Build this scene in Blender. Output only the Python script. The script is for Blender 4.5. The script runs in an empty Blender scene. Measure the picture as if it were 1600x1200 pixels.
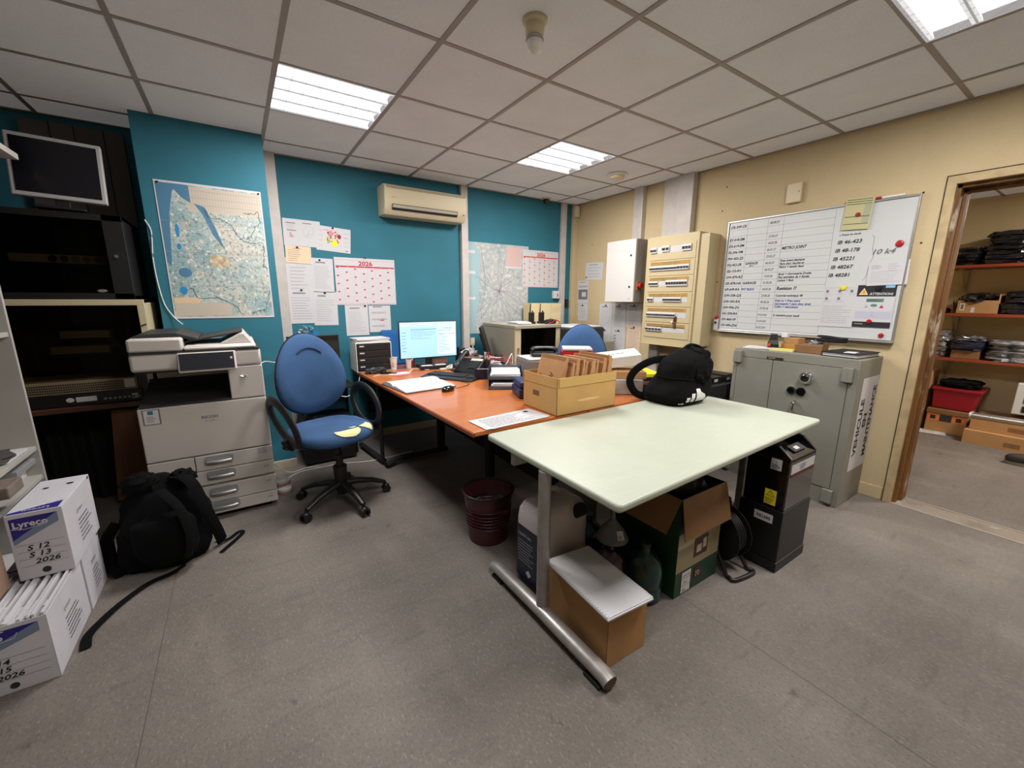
import bpy, bmesh, math, random
from mathutils import Vector, Matrix, Euler, noise
PI = math.pi
SC = bpy.context.scene
COL = SC.collection
R = math.radians

# ------------------------------------------------------------------ materials
def lin(h):
    h = h.lstrip('#')
    c = [int(h[i:i+2], 16)/255 for i in (0, 2, 4)]
    return tuple((v/12.92 if v <= .04045 else ((v+.055)/1.055)**2.4) for v in c)+(1,)

MATS = {}
def mat(name, col, rough=.6, metal=0, noise_s=0, noise_a=.12, bump=0, bump_s=60, emit=0, trans=0, alpha=1, coat=0, col2=None, stretch=None, spec=None, detail=4):
    if name in MATS: return MATS[name]
    m = bpy.data.materials.new(name); m.use_nodes = True
    nt = m.node_tree; b = nt.nodes['Principled BSDF']
    c = lin(col) if isinstance(col, str) else col
    b.inputs['Base Color'].default_value = c
    b.inputs['Roughness'].default_value = rough
    b.inputs['Metallic'].default_value = metal
    if spec is not None: b.inputs['Specular IOR Level'].default_value = spec
    if coat: b.inputs['Coat Weight'].default_value = coat
    if trans: b.inputs['Transmission Weight'].default_value = trans
    if alpha < 1: b.inputs['Alpha'].default_value = alpha
    if emit:
        b.inputs['Emission Color'].default_value = c
        b.inputs['Emission Strength'].default_value = emit
    tc = None
    if noise_s or bump:
        tc = nt.nodes.new('ShaderNodeTexCoord'); mp = nt.nodes.new('ShaderNodeMapping')
        nt.links.new(tc.outputs['Object'], mp.inputs[0])
        if stretch: mp.inputs['Scale'].default_value = stretch
    if noise_s:
        n = nt.nodes.new('ShaderNodeTexNoise'); n.inputs['Scale'].default_value = noise_s; n.inputs['Detail'].default_value = detail
        nt.links.new(mp.outputs[0], n.inputs['Vector'])
        r = nt.nodes.new('ShaderNodeValToRGB')
        r.color_ramp.elements[0].position = .35; r.color_ramp.elements[1].position = .65
        c2 = lin(col2) if col2 else tuple(v*(1-noise_a) for v in c[:3])+(1,)
        r.color_ramp.elements[0].color = c2
        r.color_ramp.elements[1].color = c if col2 else tuple(min(1, v*(1+noise_a)) for v in c[:3])+(1,)
        nt.links.new(n.outputs[0], r.inputs[0]); nt.links.new(r.outputs[0], b.inputs['Base Color'])
    if bump:
        n2 = nt.nodes.new('ShaderNodeTexNoise'); n2.inputs['Scale'].default_value = bump_s; n2.inputs['Detail'].default_value = 5
        nt.links.new(mp.outputs[0], n2.inputs['Vector'])
        bp = nt.nodes.new('ShaderNodeBump'); bp.inputs['Strength'].default_value = bump; bp.inputs['Distance'].default_value = .01
        nt.links.new(n2.outputs[0], bp.inputs['Height']); nt.links.new(bp.outputs[0], b.inputs['Normal'])
    MATS[name] = m
    return m

def layered(name, base, layers, rough=.8, bump=0, bump_s=80, spec=.3):
    """base colour with several noise layers mixed on top: (colour, scale, lo, hi, stretch, strength)"""
    m = bpy.data.materials.new(name); m.use_nodes = True; nt = m.node_tree; b = nt.nodes['Principled BSDF']
    b.inputs['Roughness'].default_value = rough; b.inputs['Specular IOR Level'].default_value = spec
    tc = nt.nodes.new('ShaderNodeTexCoord')
    prev = None; cur = lin(base)
    for (c, s, lo, hi, st, k) in layers:
        mp = nt.nodes.new('ShaderNodeMapping'); nt.links.new(tc.outputs['Object'], mp.inputs[0])
        mp.inputs['Scale'].default_value = st; mp.inputs['Rotation'].default_value = (0, 0, .5*s)
        n = nt.nodes.new('ShaderNodeTexNoise'); n.inputs['Scale'].default_value = s; n.inputs['Detail'].default_value = 6
        n.inputs['Roughness'].default_value = .6
        nt.links.new(mp.outputs[0], n.inputs['Vector'])
        mr = nt.nodes.new('ShaderNodeMapRange'); mr.inputs[1].default_value = lo; mr.inputs[2].default_value = hi
        mr.inputs[3].default_value = 0; mr.inputs[4].default_value = k
        nt.links.new(n.outputs[0], mr.inputs[0])
        mx = nt.nodes.new('ShaderNodeMix'); mx.data_type = 'RGBA'
        nt.links.new(mr.outputs[0], mx.inputs[0])
        if prev is None: mx.inputs[6].default_value = cur
        else: nt.links.new(prev, mx.inputs[6])
        mx.inputs[7].default_value = lin(c)
        prev = mx.outputs[2]
    nt.links.new(prev, b.inputs['Base Color'])
    if bump:
        n2 = nt.nodes.new('ShaderNodeTexNoise'); n2.inputs['Scale'].default_value = bump_s
        nt.links.new(tc.outputs['Object'], n2.inputs['Vector'])
        bp = nt.nodes.new('ShaderNodeBump'); bp.inputs['Strength'].default_value = bump; bp.inputs['Distance'].default_value = .01
        nt.links.new(n2.outputs[0], bp.inputs['Height']); nt.links.new(bp.outputs[0], b.inputs['Normal'])
    MATS[name] = m
    return m

def tinted(name, col, a=.5, rough=.05, gcol=None):
    m = bpy.data.materials.new(name); m.use_nodes = True; nt = m.node_tree
    nt.nodes.remove(nt.nodes['Principled BSDF']); out = nt.nodes['Material Output']
    t = nt.nodes.new('ShaderNodeBsdfTransparent'); t.inputs[0].default_value = lin(col)
    g = nt.nodes.new('ShaderNodeBsdfPrincipled'); g.inputs['Base Color'].default_value = lin(gcol or col); g.inputs['Roughness'].default_value = rough
    mx = nt.nodes.new('ShaderNodeMixShader'); mx.inputs[0].default_value = a
    nt.links.new(t.outputs[0], mx.inputs[1]); nt.links.new(g.outputs[0], mx.inputs[2]); nt.links.new(mx.outputs[0], out.inputs[0])
    MATS[name] = m
    return m

# ------------------------------------------------------------------ mesh builder
FONT_CACHE = {}
def text_geo(s, b=0):
    key = (s, b)
    if key in FONT_CACHE: return FONT_CACHE[key]
    cu = bpy.data.curves.new('t', 'FONT'); cu.body = s; cu.size = 1; cu.resolution_u = 2; cu.offset = b
    ob = bpy.data.objects.new('t', cu); COL.objects.link(ob)
    dg = bpy.context.evaluated_depsgraph_get(); me = bpy.data.meshes.new_from_object(ob.evaluated_get(dg))
    vs = [v.co.copy() for v in me.vertices]; fs = [tuple(p.vertices) for p in me.polygons]
    bpy.data.objects.remove(ob); bpy.data.curves.remove(cu); bpy.data.meshes.remove(me)
    w = max([v.x for v in vs] or [0])
    FONT_CACHE[key] = (vs, fs, w)
    return FONT_CACHE[key]

class MB:
    def __init__(s): s.bold = 0; s.v = []; s.f = []; s.m = []; s.M = Matrix()
    def add(s, vs, fs, m=0):
        o = len(s.v); s.v += [tuple(s.M @ Vector(p)) for p in vs]
        for f in fs: s.f.append(tuple(i+o for i in f)); s.m.append(m)
        return s
    def at(s, loc=(0, 0, 0), rot=(0, 0, 0), sc=1):
        s.M = Matrix.Translation(loc) @ Euler(rot).to_matrix().to_4x4() @ Matrix.Scale(sc, 4); return s
    def bx(s, x0, y0, z0, x1, y1, z1, m=0):
        return s.add([(x0, y0, z0), (x1, y0, z0), (x1, y1, z0), (x0, y1, z0), (x0, y0, z1), (x1, y0, z1), (x1, y1, z1), (x0, y1, z1)],
                     [(0, 3, 2, 1), (4, 5, 6, 7), (0, 1, 5, 4), (1, 2, 6, 5), (2, 3, 7, 6), (3, 0, 4, 7)], m)
    def q(s, x0, y0, x1, y1, z=0, m=0): return s.add([(x0, y0, z), (x1, y0, z), (x1, y1, z), (x0, y1, z)], [(0, 1, 2, 3)], m)
    def quad(s, *p, m=0): return s.add(p, [tuple(range(len(p)))], m)
    def prism(s, poly, z0, z1, m=0, axis='z'):
        n = len(poly)
        def P(x, y, z): return (x, y, z) if axis == 'z' else ((x, z, y) if axis == 'y' else (z, x, y))
        vs = [P(x, y, z0) for x, y in poly]+[P(x, y, z1) for x, y in poly]
        return s.add(vs, [tuple(range(n))[::-1], tuple(range(n, 2*n))]+[(i, (i+1) % n, n+(i+1) % n, n+i) for i in range(n)], m)
    def rings(s, rs, m=0, closed=False, caps=True):
        n = len(rs[0]); k = len(rs); vs = [p for r in rs for p in r]; fs = []
        for i in range(k if closed else k-1):
            a, b = i*n, ((i+1) % k)*n
            fs += [(a+j, a+(j+1) % n, b+(j+1) % n, b+j) for j in range(n)]
        if caps and not closed: fs += [tuple(range(n))[::-1], tuple(range((k-1)*n, k*n))]
        return s.add(vs, fs, m)
    def cyl(s, p0, p1, r0, r1=None, n=16, m=0, caps=True):
        r1 = r0 if r1 is None else r1
        p0, p1 = Vector(p0), Vector(p1); d = (p1-p0).normalized()
        u = d.orthogonal().normalized(); w = d.cross(u)
        return s.rings([[tuple(p+u*r*math.cos(2*PI*i/n)+w*r*math.sin(2*PI*i/n)) for i in range(n)] for p, r in ((p0, r0), (p1, r1))], m, caps=caps)
    def lathe(s, prof, c=(0, 0, 0), n=24, m=0, caps=True):
        return s.rings([[(c[0]+r*math.cos(2*PI*i/n), c[1]+r*math.sin(2*PI*i/n), c[2]+z) for i in range(n)] for r, z in prof], m, caps=caps)
    def tube(s, pts, r, n=8, m=0, closed=False, up=(0, 0, 1), flat=1.0, smooth=0):
        P = [Vector(p) for p in pts]
        if smooth: P = spline(P, smooth, closed)
        rs = []; k = len(P); up = Vector(up)
        for i, p in enumerate(P):
            a = P[(i-1) % k] if (closed or i > 0) else p
            b = P[(i+1) % k] if (closed or i < k-1) else p
            d = (b-a).normalized() if (b-a).length > 1e-9 else Vector((0, 0, 1))
            u = up.cross(d)
            if u.length < .05: u = Vector((1, 0, 0)).cross(d) if abs(d.x) < .9 else Vector((0, 1, 0)).cross(d)
            u.normalize(); w = d.cross(u).normalized()
            rr = r
            if isinstance(r, (list, tuple)):
                q = i/(k-1)*(len(r)-1); i0 = min(int(q), len(r)-2); rr = r[i0]+(r[i0+1]-r[i0])*(q-i0)
            rs.append([tuple(p+u*rr*flat*math.cos(2*PI*j/n)+w*rr*math.sin(2*PI*j/n)) for j in range(n)])
        return s.rings(rs, m, closed)
    def text(s, t, x, y, size, m=1, z=.0012, align='l', sx=1, slant=0, rot=0, bold=0):
        vs, fs, w = text_geo(t, bold or s.bold)
        ox = -w*size*sx*{'l': 0, 'c': .5, 'r': 1}[align]
        c, sn = math.cos(rot), math.sin(rot)
        out = []
        for v in vs:
            px, py = v.x*size*sx+ox+slant*v.y*size, v.y*size
            out.append((x+px*c-py*sn, y+px*sn+py*c, z))
        return s.add(out, fs, m)
    def blob(s, c, r, m=0, nu=24, nv=16, e=1.0, amp=0, fr=3, seed=0, zmin=None, rz=0):
        rs = []
        def sg(v, p): return math.copysign(abs(v)**p, v)
        for j in range(1, nv):
            ph = -PI/2+PI*j/nv; ring = []
            for i in range(nu):
                th = 2*PI*i/nu
                d = Vector((sg(math.cos(ph), e)*sg(math.cos(th), e), sg(math.cos(ph), e)*sg(math.sin(th), e), sg(math.sin(ph), e)))
                k = 1+amp*noise.noise(d*fr+Vector((seed, seed*1.7, 0)))
                p = Vector((d.x*r[0]*k, d.y*r[1]*k, d.z*r[2]*k))
                p.rotate(Euler((0, 0, rz))); p += Vector(c)
                if zmin is not None and p.z < zmin: p.z = zmin
                ring.append(tuple(p))
            rs.append(ring)
        return s.rings(rs, m)
    def lines(s, x0, y0, x1, y1, n, seed=0, m=1, th=.35, z=.0012, words=True, ragged=.35):
        rnd = random.Random(seed); dy = (y1-y0)/n
        for i in range(n):
            y = y1-(i+.5)*dy; e = x1-(x1-x0)*rnd.random()*ragged; x = x0
            h = abs(dy)*th*.5
            while x < e:
                w = (x1-x0)*rnd.uniform(.04, .14) if words else e-x
                s.q(x, y-h, min(x+w, e), y+h, z, m); x += w+(x1-x0)*.018
        return s
    def build(s, name, mats, parent=None, loc=(0, 0, 0), rot=(0, 0, 0), bevel=0, smooth=False, sub=0, ang=40, seg=2, center=False, solid=0):
        me = bpy.data.meshes.new(name)
        vs = [Vector(p) for p in s.v]
        if center:                      # put the origin at the base centre of world-space geometry
            mn = [min(p[i] for p in vs) for i in range(3)]; mx = [max(p[i] for p in vs) for i in range(3)]
            loc = Vector(((mn[0]+mx[0])/2, (mn[1]+mx[1])/2, mn[2])); vs = [p-loc for p in vs]
        elif parent is not None:                        # world-space geometry for a world-placed thing
            root = parent
            while root.parent is not None: root = root.parent
            if root.get('_w'): vs = [p-root.location for p in vs]
        me.from_pydata([tuple(p) for p in vs], [], s.f)
        for mt in (mats if isinstance(mats, (list, tuple)) else [mats]): me.materials.append(mt)
        me.polygons.foreach_set('material_index', s.m)
        if bevel or smooth or sub:
            bm = bmesh.new(); bm.from_mesh(me)
            if not sub == -1: bmesh.ops.recalc_face_normals(bm, faces=bm.faces)
            bm.to_mesh(me); bm.free()
        if smooth:
            me.shade_smooth(); me.set_sharp_from_angle(angle=R(ang))
        o = bpy.data.objects.new(name, me); COL.objects.link(o); o.location = loc; o.rotation_euler = rot
        if parent is not None: o.parent = parent
        if bevel:
            b = o.modifiers.new('b', 'BEVEL'); b.width = bevel; b.segments = seg; b.limit_method = 'ANGLE'; b.angle_limit = R(50)
        if sub > 0:
            b = o.modifiers.new('s', 'SUBSURF'); b.levels = sub; b.render_levels = sub
        if solid:
            b = o.modifiers.new('w', 'SOLIDIFY'); b.thickness = solid
        return o

def spline(P, k, closed=False):
    out = []; n = len(P)
    for i in range(n if closed else n-1):
        g = lambda j: P[j % n] if closed else P[max(0, min(n-1, j))]
        a, b, c, d = g(i-1), g(i), g(i+1), g(i+2)
        for t in range(k):
            t /= k
            out.append(.5*((2*b)+(c-a)*t+(2*a-5*b+4*c-d)*t*t+(3*b-a-3*c+d)*t**3))
    if not closed: out.append(P[-1])
    return out

def tag(o, label, cat, group=None, kind=None):
    o['label'] = label; o['category'] = cat
    if group: o['group'] = group
    if kind: o['kind'] = kind
    return o
def thing(name, label, cat, loc=(0, 0, 0), rot=(0, 0, 0), group=None, world=False):
    o = bpy.data.objects.new(name, None); COL.objects.link(o); o.empty_display_size = .1
    o.location = loc; o.rotation_euler = rot
    if world: o['_w'] = 1
    return tag(o, label, cat, group)
def struct(o):
    o['kind'] = 'structure'; return o
def dup(root, loc=None, rot=None, label=None, group=None):
    c = root.copy(); COL.objects.link(c)
    if loc is not None: c.location = loc
    if rot is not None: c.rotation_euler = rot
    if label: c['label'] = label
    if group: c['group'] = group
    for ch in list(root.children):
        d = ch.copy(); COL.objects.link(d); d.parent = c
        for g in list(ch.children):
            e = g.copy(); COL.objects.link(e); e.parent = d
    return c
def bev(mb_args, name, mats, parent=None, bevel=.003, **k):
    m = MB(); m.bx(*mb_args); return m.build(name, mats, parent, bevel=bevel, **k)

WB = (PI/2, 0, 0)        # flat thing hung on the back (blue) wall
WY = (PI/2, 0, -PI/2)    # flat thing hung on the right (cream) wall

# ------------------------------------------------------------------ colours
TEAL = mat('teal_paint', '#23687a', .75, noise_s=3, noise_a=.06, bump=.08, bump_s=140)
TEALD = mat('teal_dark_paint', '#123a48', .8)
CREAM = layered('cream_wall_paint', '#c3b08c', [('#b09d7a', 1.1, .35, .7, (1, 1, 1), .6), ('#8a7858', 9, .68, .8, (1, 1, 1), .35), ('#c9b691', 60, .45, .7, (1, 1, 1), .3)], .85, .1, 160)
CEIL = layered('ceiling_tile_fill_glow', '#c6c3bf', [('#b5b0ab', 2.0, .4, .7, (1, 1, 1), .5), ('#9c9791', 240, .5, .68, (1, 1, 1), .35)], .95, .15, 260)
_b = CEIL.node_tree.nodes['Principled BSDF']; _b.inputs['Emission Color'].default_value = (.9, .86, .835, 1); _b.inputs['Emission Strength'].default_value = .085  # tiles given a faint glow of their own as ambient fill
TBAR = mat('ceiling_grid', '#9b928b', .6)
FLOOR = layered('lino_floor', '#746d67', [('#5b544e', 1.1, .38, .68, (1, 1.6, 1), .7), ('#877f78', 2.6, .52, .75, (1.8, .6, 1), .5), ('#4c4640', 7, .55, .75, (.5, 2.4, 1), .45), ('#938b82', 26, .64, .8, (.25, 3, 1), .35), ('#3c3733', 9, .66, .74, (1, 1, 1), .55), ('#4c4640', 110, .52, .66, (1, 1, 1), .5), ('#9a928a', 70, .55, .68, (1.6, .7, 1), .4)], .6, .1, 120, .35)
WHITE = mat('white_paint', '#d9d6d0', .5, noise_s=8, noise_a=.04)
TRIMW = mat('trunking_grey_white', '#b8b0aa', .5, noise_s=12, noise_a=.06)
PAPER = mat('paper_white', '#c2c1c4', .8)
PAPERG = mat('paper_grey', '#c9c6c6', .8)
PAPERB = mat('paper_beige', '#dcc1a4', .8)
PAPERY = mat('paper_yellow', '#b9b488', .8)
INK = mat('ink_grey', '#6d6a70', .8)
INKB = mat('ink_black', '#1c1b22', .7)
INKR = mat('ink_red', '#b01a35', .7)
INKL = mat('ink_light', '#a5a3a6', .8)
BLACK = mat('black_plastic', '#111112', .45)
BLACKM = mat('black_matt', '#0b0b0c', .8)
BLACKG = mat('black_gloss', '#0a0a0b', .15, coat=.4)
BLKFAB = mat('black_fabric', '#060607', .9, bump=.5, bump_s=500, spec=.15)
GREYP = mat('grey_plastic', '#8d8f90', .5)
DGREY = mat('dark_grey_plastic', '#2b2c2f', .5)
LGREY = mat('light_grey_plastic', '#c2c0be', .45)
CHROME = mat('chrome', '#d5d5d5', .18, metal=1)
ALU = mat('brushed_metal', '#b4b2b0', .35, metal=.9)
STEEL = mat('steel_leg', '#a09c98', .4, metal=.6, noise_s=20, noise_a=.1)
SKIRT = mat('skirting', '#b5aa98', .6, noise_s=6, noise_a=.1)
KRAFT = mat('kraft_card', '#a97f52', .85, noise_s=6, noise_a=.08)
KRAFTD = mat('kraft_card_dark', '#7d5a38', .85, noise_s=6, noise_a=.1)
BLUEFAB = mat('blue_fabric', '#2e4e76', .9, bump=.3, bump_s=700, noise_s=5, noise_a=.15)
FOAM = mat('foam', '#e0cf96', .9, bump=.3, bump_s=90)
ORANGE = mat('orange_beech', '#ba6c34', .32, noise_s=3, stretch=(2, 30, 2), col2='#a95d29', coat=.25)
ORANGEE = mat('orange_edge', '#8d4524', .4)
MINT = layered('mint_laminate', '#aeb3a4', [('#a3aa98', 3, .4, .7, (1, 1, 1), .5), ('#c2c8b8', 40, .5, .7, (.3, 3, 1), .22), ('#8f9a80', 90, .68, .8, (1, .3, 1), .5)], .38, .03, 60, .45)
MINTE = mat('mint_edge', '#a3ad97', .5)
SAFE = mat('safe_grey', '#7f7d73', .5, noise_s=4, noise_a=.06, bump=.05, bump_s=60)
SAFED = mat('safe_dark', '#4b493f', .6)
COPIER = mat('copier_white', '#c1bbb5', .5, noise_s=3, noise_a=.03)
COPIERD = mat('copier_dark', '#2a2a2c', .5)
CABB = mat('cabinet_beige', '#b9ad8e', .5)
GLASSD = tinted('smoked_glass', '#b3aea4', .12, .05, '#040404')
PANELB = mat('panel_beige', '#bcac87', .5)
OCHRE = mat('label_ochre', '#a8823a', .6, noise_s=40, noise_a=.15)
WOODJ = layered('worn_wood', '#7b5228', [('#4f3317', 3, .4, .65, (6, 6, .6), .8), ('#b9ab93', 7, .58, .66, (1.5, 1.5, .5), .85)], .6, .2, 40)
FRAMEP = mat('frame_paint', '#b49e77', .7, noise_s=10, noise_a=.15)
REDP = mat('red_plastic', '#a3111d', .4)
NAVY = mat('navy_plastic', '#18234f', .4)
BEIGEP = mat('beige_plastic', '#cdbf9f', .45)
YELL = mat('yellow', '#e6d21e', .6)
BAG = mat('clear_bag', '#8f9093', .18, bump=.9, bump_s=18, noise_s=14, col2='#3a3b40', coat=.5)
BAGD = mat('dark_bagged_cloth', '#15161d', .22, bump=.9, bump_s=22, coat=.6)
SHELFR = mat('red_brown_shelf', '#8a3a22', .5, noise_s=4, noise_a=.1)
CLEARP = tinted('smoky_clear_plastic', '#8b9099', .35, .1)

# ------------------------------------------------------------------ room shell
H = 2.49
XW = 3.925
YB = .30
def shell(name, boxes, m, **k):
    b = MB()
    for a in boxes: b.bx(*a)
    return struct(b.build(name, m, **k))
fl = MB(); fl.bx(-1.1, -6.1, -.1, 3.925, .42, 0)
for sx in (-.09, 1.9): fl.bx(sx-.0015, -6.1, 0, sx+.0015, .3, .0004, 1)
struct(fl.build('floor', [FLOOR, mat('seam', '#4f4a45', .7)]))
shell('wall_back', [(-1.1, YB, 0, 3.925, YB+.12, 2.8)], TEAL)
shell('wall_pier', [(-.115, -.10, 0, .59, YB, 2.488)], TEAL)
shell('wall_left', [(-1.10, -6.1, 0, -.98, YB, 2.8)], mat('left_wall', '#7d7668', .8))
shell('wall_front', [(-1.1, -6.22, 0, 4.1, -6.1, 2.8)], CREAM)
D0, D1, DZ = -3.0, -3.95, 2.05
shell('wall_right', [(XW, D0, 0, 4.10, YB+.12, 2.8), (XW, D1, DZ, 4.10, D0, 2.8), (XW, -6.1, 0, 4.10, D1, 2.8)], CREAM)
# ceiling: 60 cm tiles in a T grid, luminaire cells left open
ce = MB(); LUM = [(1, 1), (4, 1), (4, 5), (1, 5)]
for i in range(-2, 7):
    for j in range(-1, 11):
        if (i, j) in LUM: continue
        x0, x1, y1, y0 = max(.6*i, -1.1), min(.6*(i+1), XW), min(-.6*j, YB), max(-.6*(j+1), -6.1)
        if x1 > x0 and y1 > y0: ce.bx(x0+.004, y0+.004, H, x1-.004, y1-.004, H+.02)
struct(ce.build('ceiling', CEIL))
gr = MB()
for i in range(-1, 7): gr.bx(.6*i-.012, -6.1, H-.004, .6*i+.012, YB, H+.03)
for j in range(0, 11): gr.bx(-1.1, -.6*j-.012, H-.003, XW, -.6*j+.012, H+.03)
gr.bx(XW-.022, -6.1, H-.005, XW, YB, H+.02); gr.bx(-1, YB-.022, H-.005, XW, YB, H+.02)
struct(gr.build('ceiling_grid', TBAR))
shell('ceiling_slab', [(-1.1, -6.1, 2.80, 4.1, .42, 2.9)], mat('plenum', '#3a3835', .9))
bb = MB(); bb.bx(.35, -.112, 0, .59, -.10, .075); bb.bx(-.115, -.112, 0, .35, -.10, .075); struct(bb.build('baseboard_pier', SKIRT, bevel=.003))
bb = MB(); bb.bx(.59, YB-.012, 0, 3.9, YB, .075); struct(bb.build('baseboard_back', SKIRT, bevel=.003))
bb = MB(); bb.bx(XW-.012, -2.96, 0, XW, YB-.02, .09); struct(bb.build('baseboard_right', CREAM, bevel=.003))
# trunkings
for n, a, mt in [(1, (.60, YB-.05, 0, .69, YB, 2.485), TRIMW), (2, (2.325, YB-.05, .6, 2.40, YB, 2.485), TRIMW), (3, (3.672, YB-.04, .6, 3.745, YB, 2.485), TRIMW),
             (4, (3.85, YB-.045, 0, XW, YB, 2.485), CREAM), (5, (XW-.06, -.76, 1.9, XW, -.645, 2.485), TRIMW),
             (6, (XW-.07, -1.325, 1.9, XW, -1.165, 2.485), TRIMW), (7, (XW-.05, -1.16, 1.9, XW, -1.005, 2.485), TRIMW), (8, (XW-.05, -1.06, .10, XW, -.95, .93), TRIMW)]:
    struct(MB().bx(*a).build('trim_%d' % n, mt, bevel=.004))
# nail holes in the cream wall
nh = MB()
for (y, z) in [(-1.60, 2.31), (-1.58, 2.12), (-1.57, 1.92), (-1.60, 1.52), (.0, 2.0), (-2.905, 1.72), (-2.87, 2.02), (-2.66, .98)]:
    nh.cyl((XW-.001, y, z), (XW+.01, y, z), .006, n=10)
struct(nh.build('trim_nail_holes', mat('hole', '#3a2a18', .9)))
# doorway to the store room
fr = MB()
fr.bx(XW-.012, D0-.012, 0, XW+.03, D0+.03, DZ-.01); fr.bx(XW-.012, D1-.03, DZ-.01, XW+.03, D0+.03, DZ+.035); fr.bx(XW-.012, D1-.03, 0, XW+.03, D1+.012, DZ-.01)
o = struct(fr.build('door_1', FRAMEP))
fj = MB(); fj.bx(XW+.03, D0-.03, 0, 4.105, D0, DZ); fj.bx(XW+.03, D1, DZ-.03, 4.105, D0, DZ); fj.bx(XW+.03, D1, 0, 4.105, D1+.03, DZ)
fj.bx(XW+.10, D0-.045, 0, 4.105, D0, DZ); fj.bx(XW+.10, D1, DZ-.045, 4.105, D0, DZ)
fj.build('door_jamb', WOODJ, o)
ck = MB(); ck.bx(XW-.014, D0+.0301, 0, XW+.001, D0+.035, DZ+.035); ck.bx(XW-.014, D1-.03, DZ+.0351, XW+.001, D0+.035, DZ+.04)
ck.build('crack_line', mat('crack', '#3b3128', .9), o)
th = MB(); th.bx(XW, D1, -.1, 4.10, D0, -.001); th.bx(XW-.004, D1, -.002, XW+.006, D0, .003, 1); th.bx(4.10, D1, -.002, 4.11, D0, .002, 1)
struct(th.build('trim_threshold', [layered('threshold', '#8a7f74', [('#b9aea0', 8, .6, .66, (1, 1, 1), .8), ('#5c5047', 4, .5, .7, (1, 1, 1), .6)]), mat('thresh_edge', '#a59a8d', .8)]))
# store room
FL2 = MATS['lino_floor']
shell('floor_store', [(4.10, -6.1, -.1, 6.97, -1.9, 0)], FL2)
shell('wall_store_back', [(6.85, -6.1, 0, 6.97, -1.9, 2.8)], CREAM)
shell('wall_store_left', [(4.10, -2.02, 0, 6.97, -1.9, 2.8)], CREAM)
shell('wall_store_right', [(4.10, -6.22, 0, 6.97, -6.1, 2.8)], CREAM)
sc_ = MB(); sc_.bx(4.10, -6.1, 2.40, 6.97, -1.9, 2.5)
for j in range(0, 7): sc_.bx(4.1, -2.2-.6*j, 2.396, 6.97, -2.18-.6*j, 2.4, 1)
for j in range(0, 5): sc_.bx(4.4+.6*j, -6.1, 2.396, 4.42+.6*j, -1.9, 2.4, 1)
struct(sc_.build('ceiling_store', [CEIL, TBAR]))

# ------------------------------------------------------------------ ceiling luminaires
DIFF = mat('lamp_diffuser', '#ffffff', .5, emit=1.0)
LOUV = mat('louvre_white_glow', '#eef0f4', .35, emit=.62)  # blades and housing glow by themselves so they look lit by the tubes
def luminaire(i, j, label, power, lit=True):
    x, y = .6*i+.3, -.6*j-.3
    t = thing('ceiling_light', label, 'ceiling light', (x, y, H), group='recessed ceiling lights')
    f = MB(); a = .288
    for (x0, y0, x1, y1) in [(-a-.01, -a-.01, a+.01, -a), (-a-.01, a, a+.01, a+.01), (-a-.01, -a, -a, a), (a, -a, a+.01, a)]: f.bx(x0, y0, -.003, x1, y1, .085)
    f.build('housing', LOUV, t)
    g = MB(); g.bx(-a, -a, .08, a, a, .085); g.build('reflector', DIFF, t)
    l = MB()
    for k in range(1, 4): l.bx(-a, -a+2*a*k/4-.004, .0, a, -a+2*a*k/4+.004, .002, 1)
    for k in range(4):
        xx = -a+2*a*(k+.5)/4
    for k in range(1, 8): l.bx(-a+2*a*k/8-.0015, -a, .0, -a+2*a*k/8+.0015, a, .04, 1)
    for k in range(5):
        yy = -a+2*a*k/4
        l.prism([(yy-.016, .001), (yy+.016, .001), (yy+.002, .04), (yy-.002, .04)], -a, a, axis='x')
    l.build('louvre', [LOUV, mat('louvre_edge_glow', '#c9ced6', .4, emit=.25)], t)  # thin strips carry a weaker added glow
    tb = MB()
    for k in range(4): tb.cyl((-.26, -a+2*a*(k+.5)/4, .06), (.26, -a+2*a*(k+.5)/4, .06), .013, n=10)
    tb.build('tube', mat('tube_glow', '#f2f6ff', .5, emit=7.0), t)
    if power:
        L = bpy.data.lights.new('panel_lamp', 'AREA'); L.shape = 'SQUARE'; L.size = .56; L.energy = power; L.color = (1, .965, .93)
        lo = bpy.data.objects.new('panel_lamp', L); COL.objects.link(lo); lo.location = (x, y, H-.012)
    return t
luminaire(1, 1, 'lit square louvred ceiling light nearest the teal pier, over the desk chair', 42)
luminaire(4, 1, 'lit square louvred ceiling light farthest from the viewer, next to the round smoke detector', 45)
luminaire(4, 5, 'large lit louvred ceiling light at the top right, cut by the frame', 44)
luminaire(1, 5, 'lit square louvred ceiling light overhead behind the viewer', 20)
L = bpy.data.lights.new('store_lamp', 'AREA'); L.shape = 'SQUARE'; L.size = .6; L.energy = 80; L.color = (1, .93, .82)
lo = bpy.data.objects.new('store_lamp', L); COL.objects.link(lo); lo.location = (5.6, -4.3, 2.38)

# ------------------------------------------------------------------ camera / world
cam = bpy.data.cameras.new('camera'); cam.sensor_width = 36; cam.lens = 36*638.78/1600; cam.clip_start = .05
co = bpy.data.objects.new('camera', cam); COL.objects.link(co)
r_, d_, f_ = Vector((0.83288199, -0.55343055, 0.00471381)), Vector((-0.10944315, -0.17304281, -0.97881478)), Vector((0.54252169, 0.81472131, -0.20469343))
Mx = Matrix((r_, -d_, -f_)).transposed().to_4x4(); Mx.translation = Vector((0.30632, -3.72518, 1.36708)); co.matrix_world = Mx
SC.camera = co
w = bpy.data.worlds.new('w'); SC.world = w; w.use_nodes = True
w.node_tree.nodes['Background'].inputs[0].default_value = (.5, .5, .5, 1); w.node_tree.nodes['Background'].inputs[1].default_value = .15
SC.view_settings.view_transform = 'Standard'; SC.view_settings.look = 'None'; SC.view_settings.exposure = 0; SC.view_settings.gamma = 1
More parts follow.
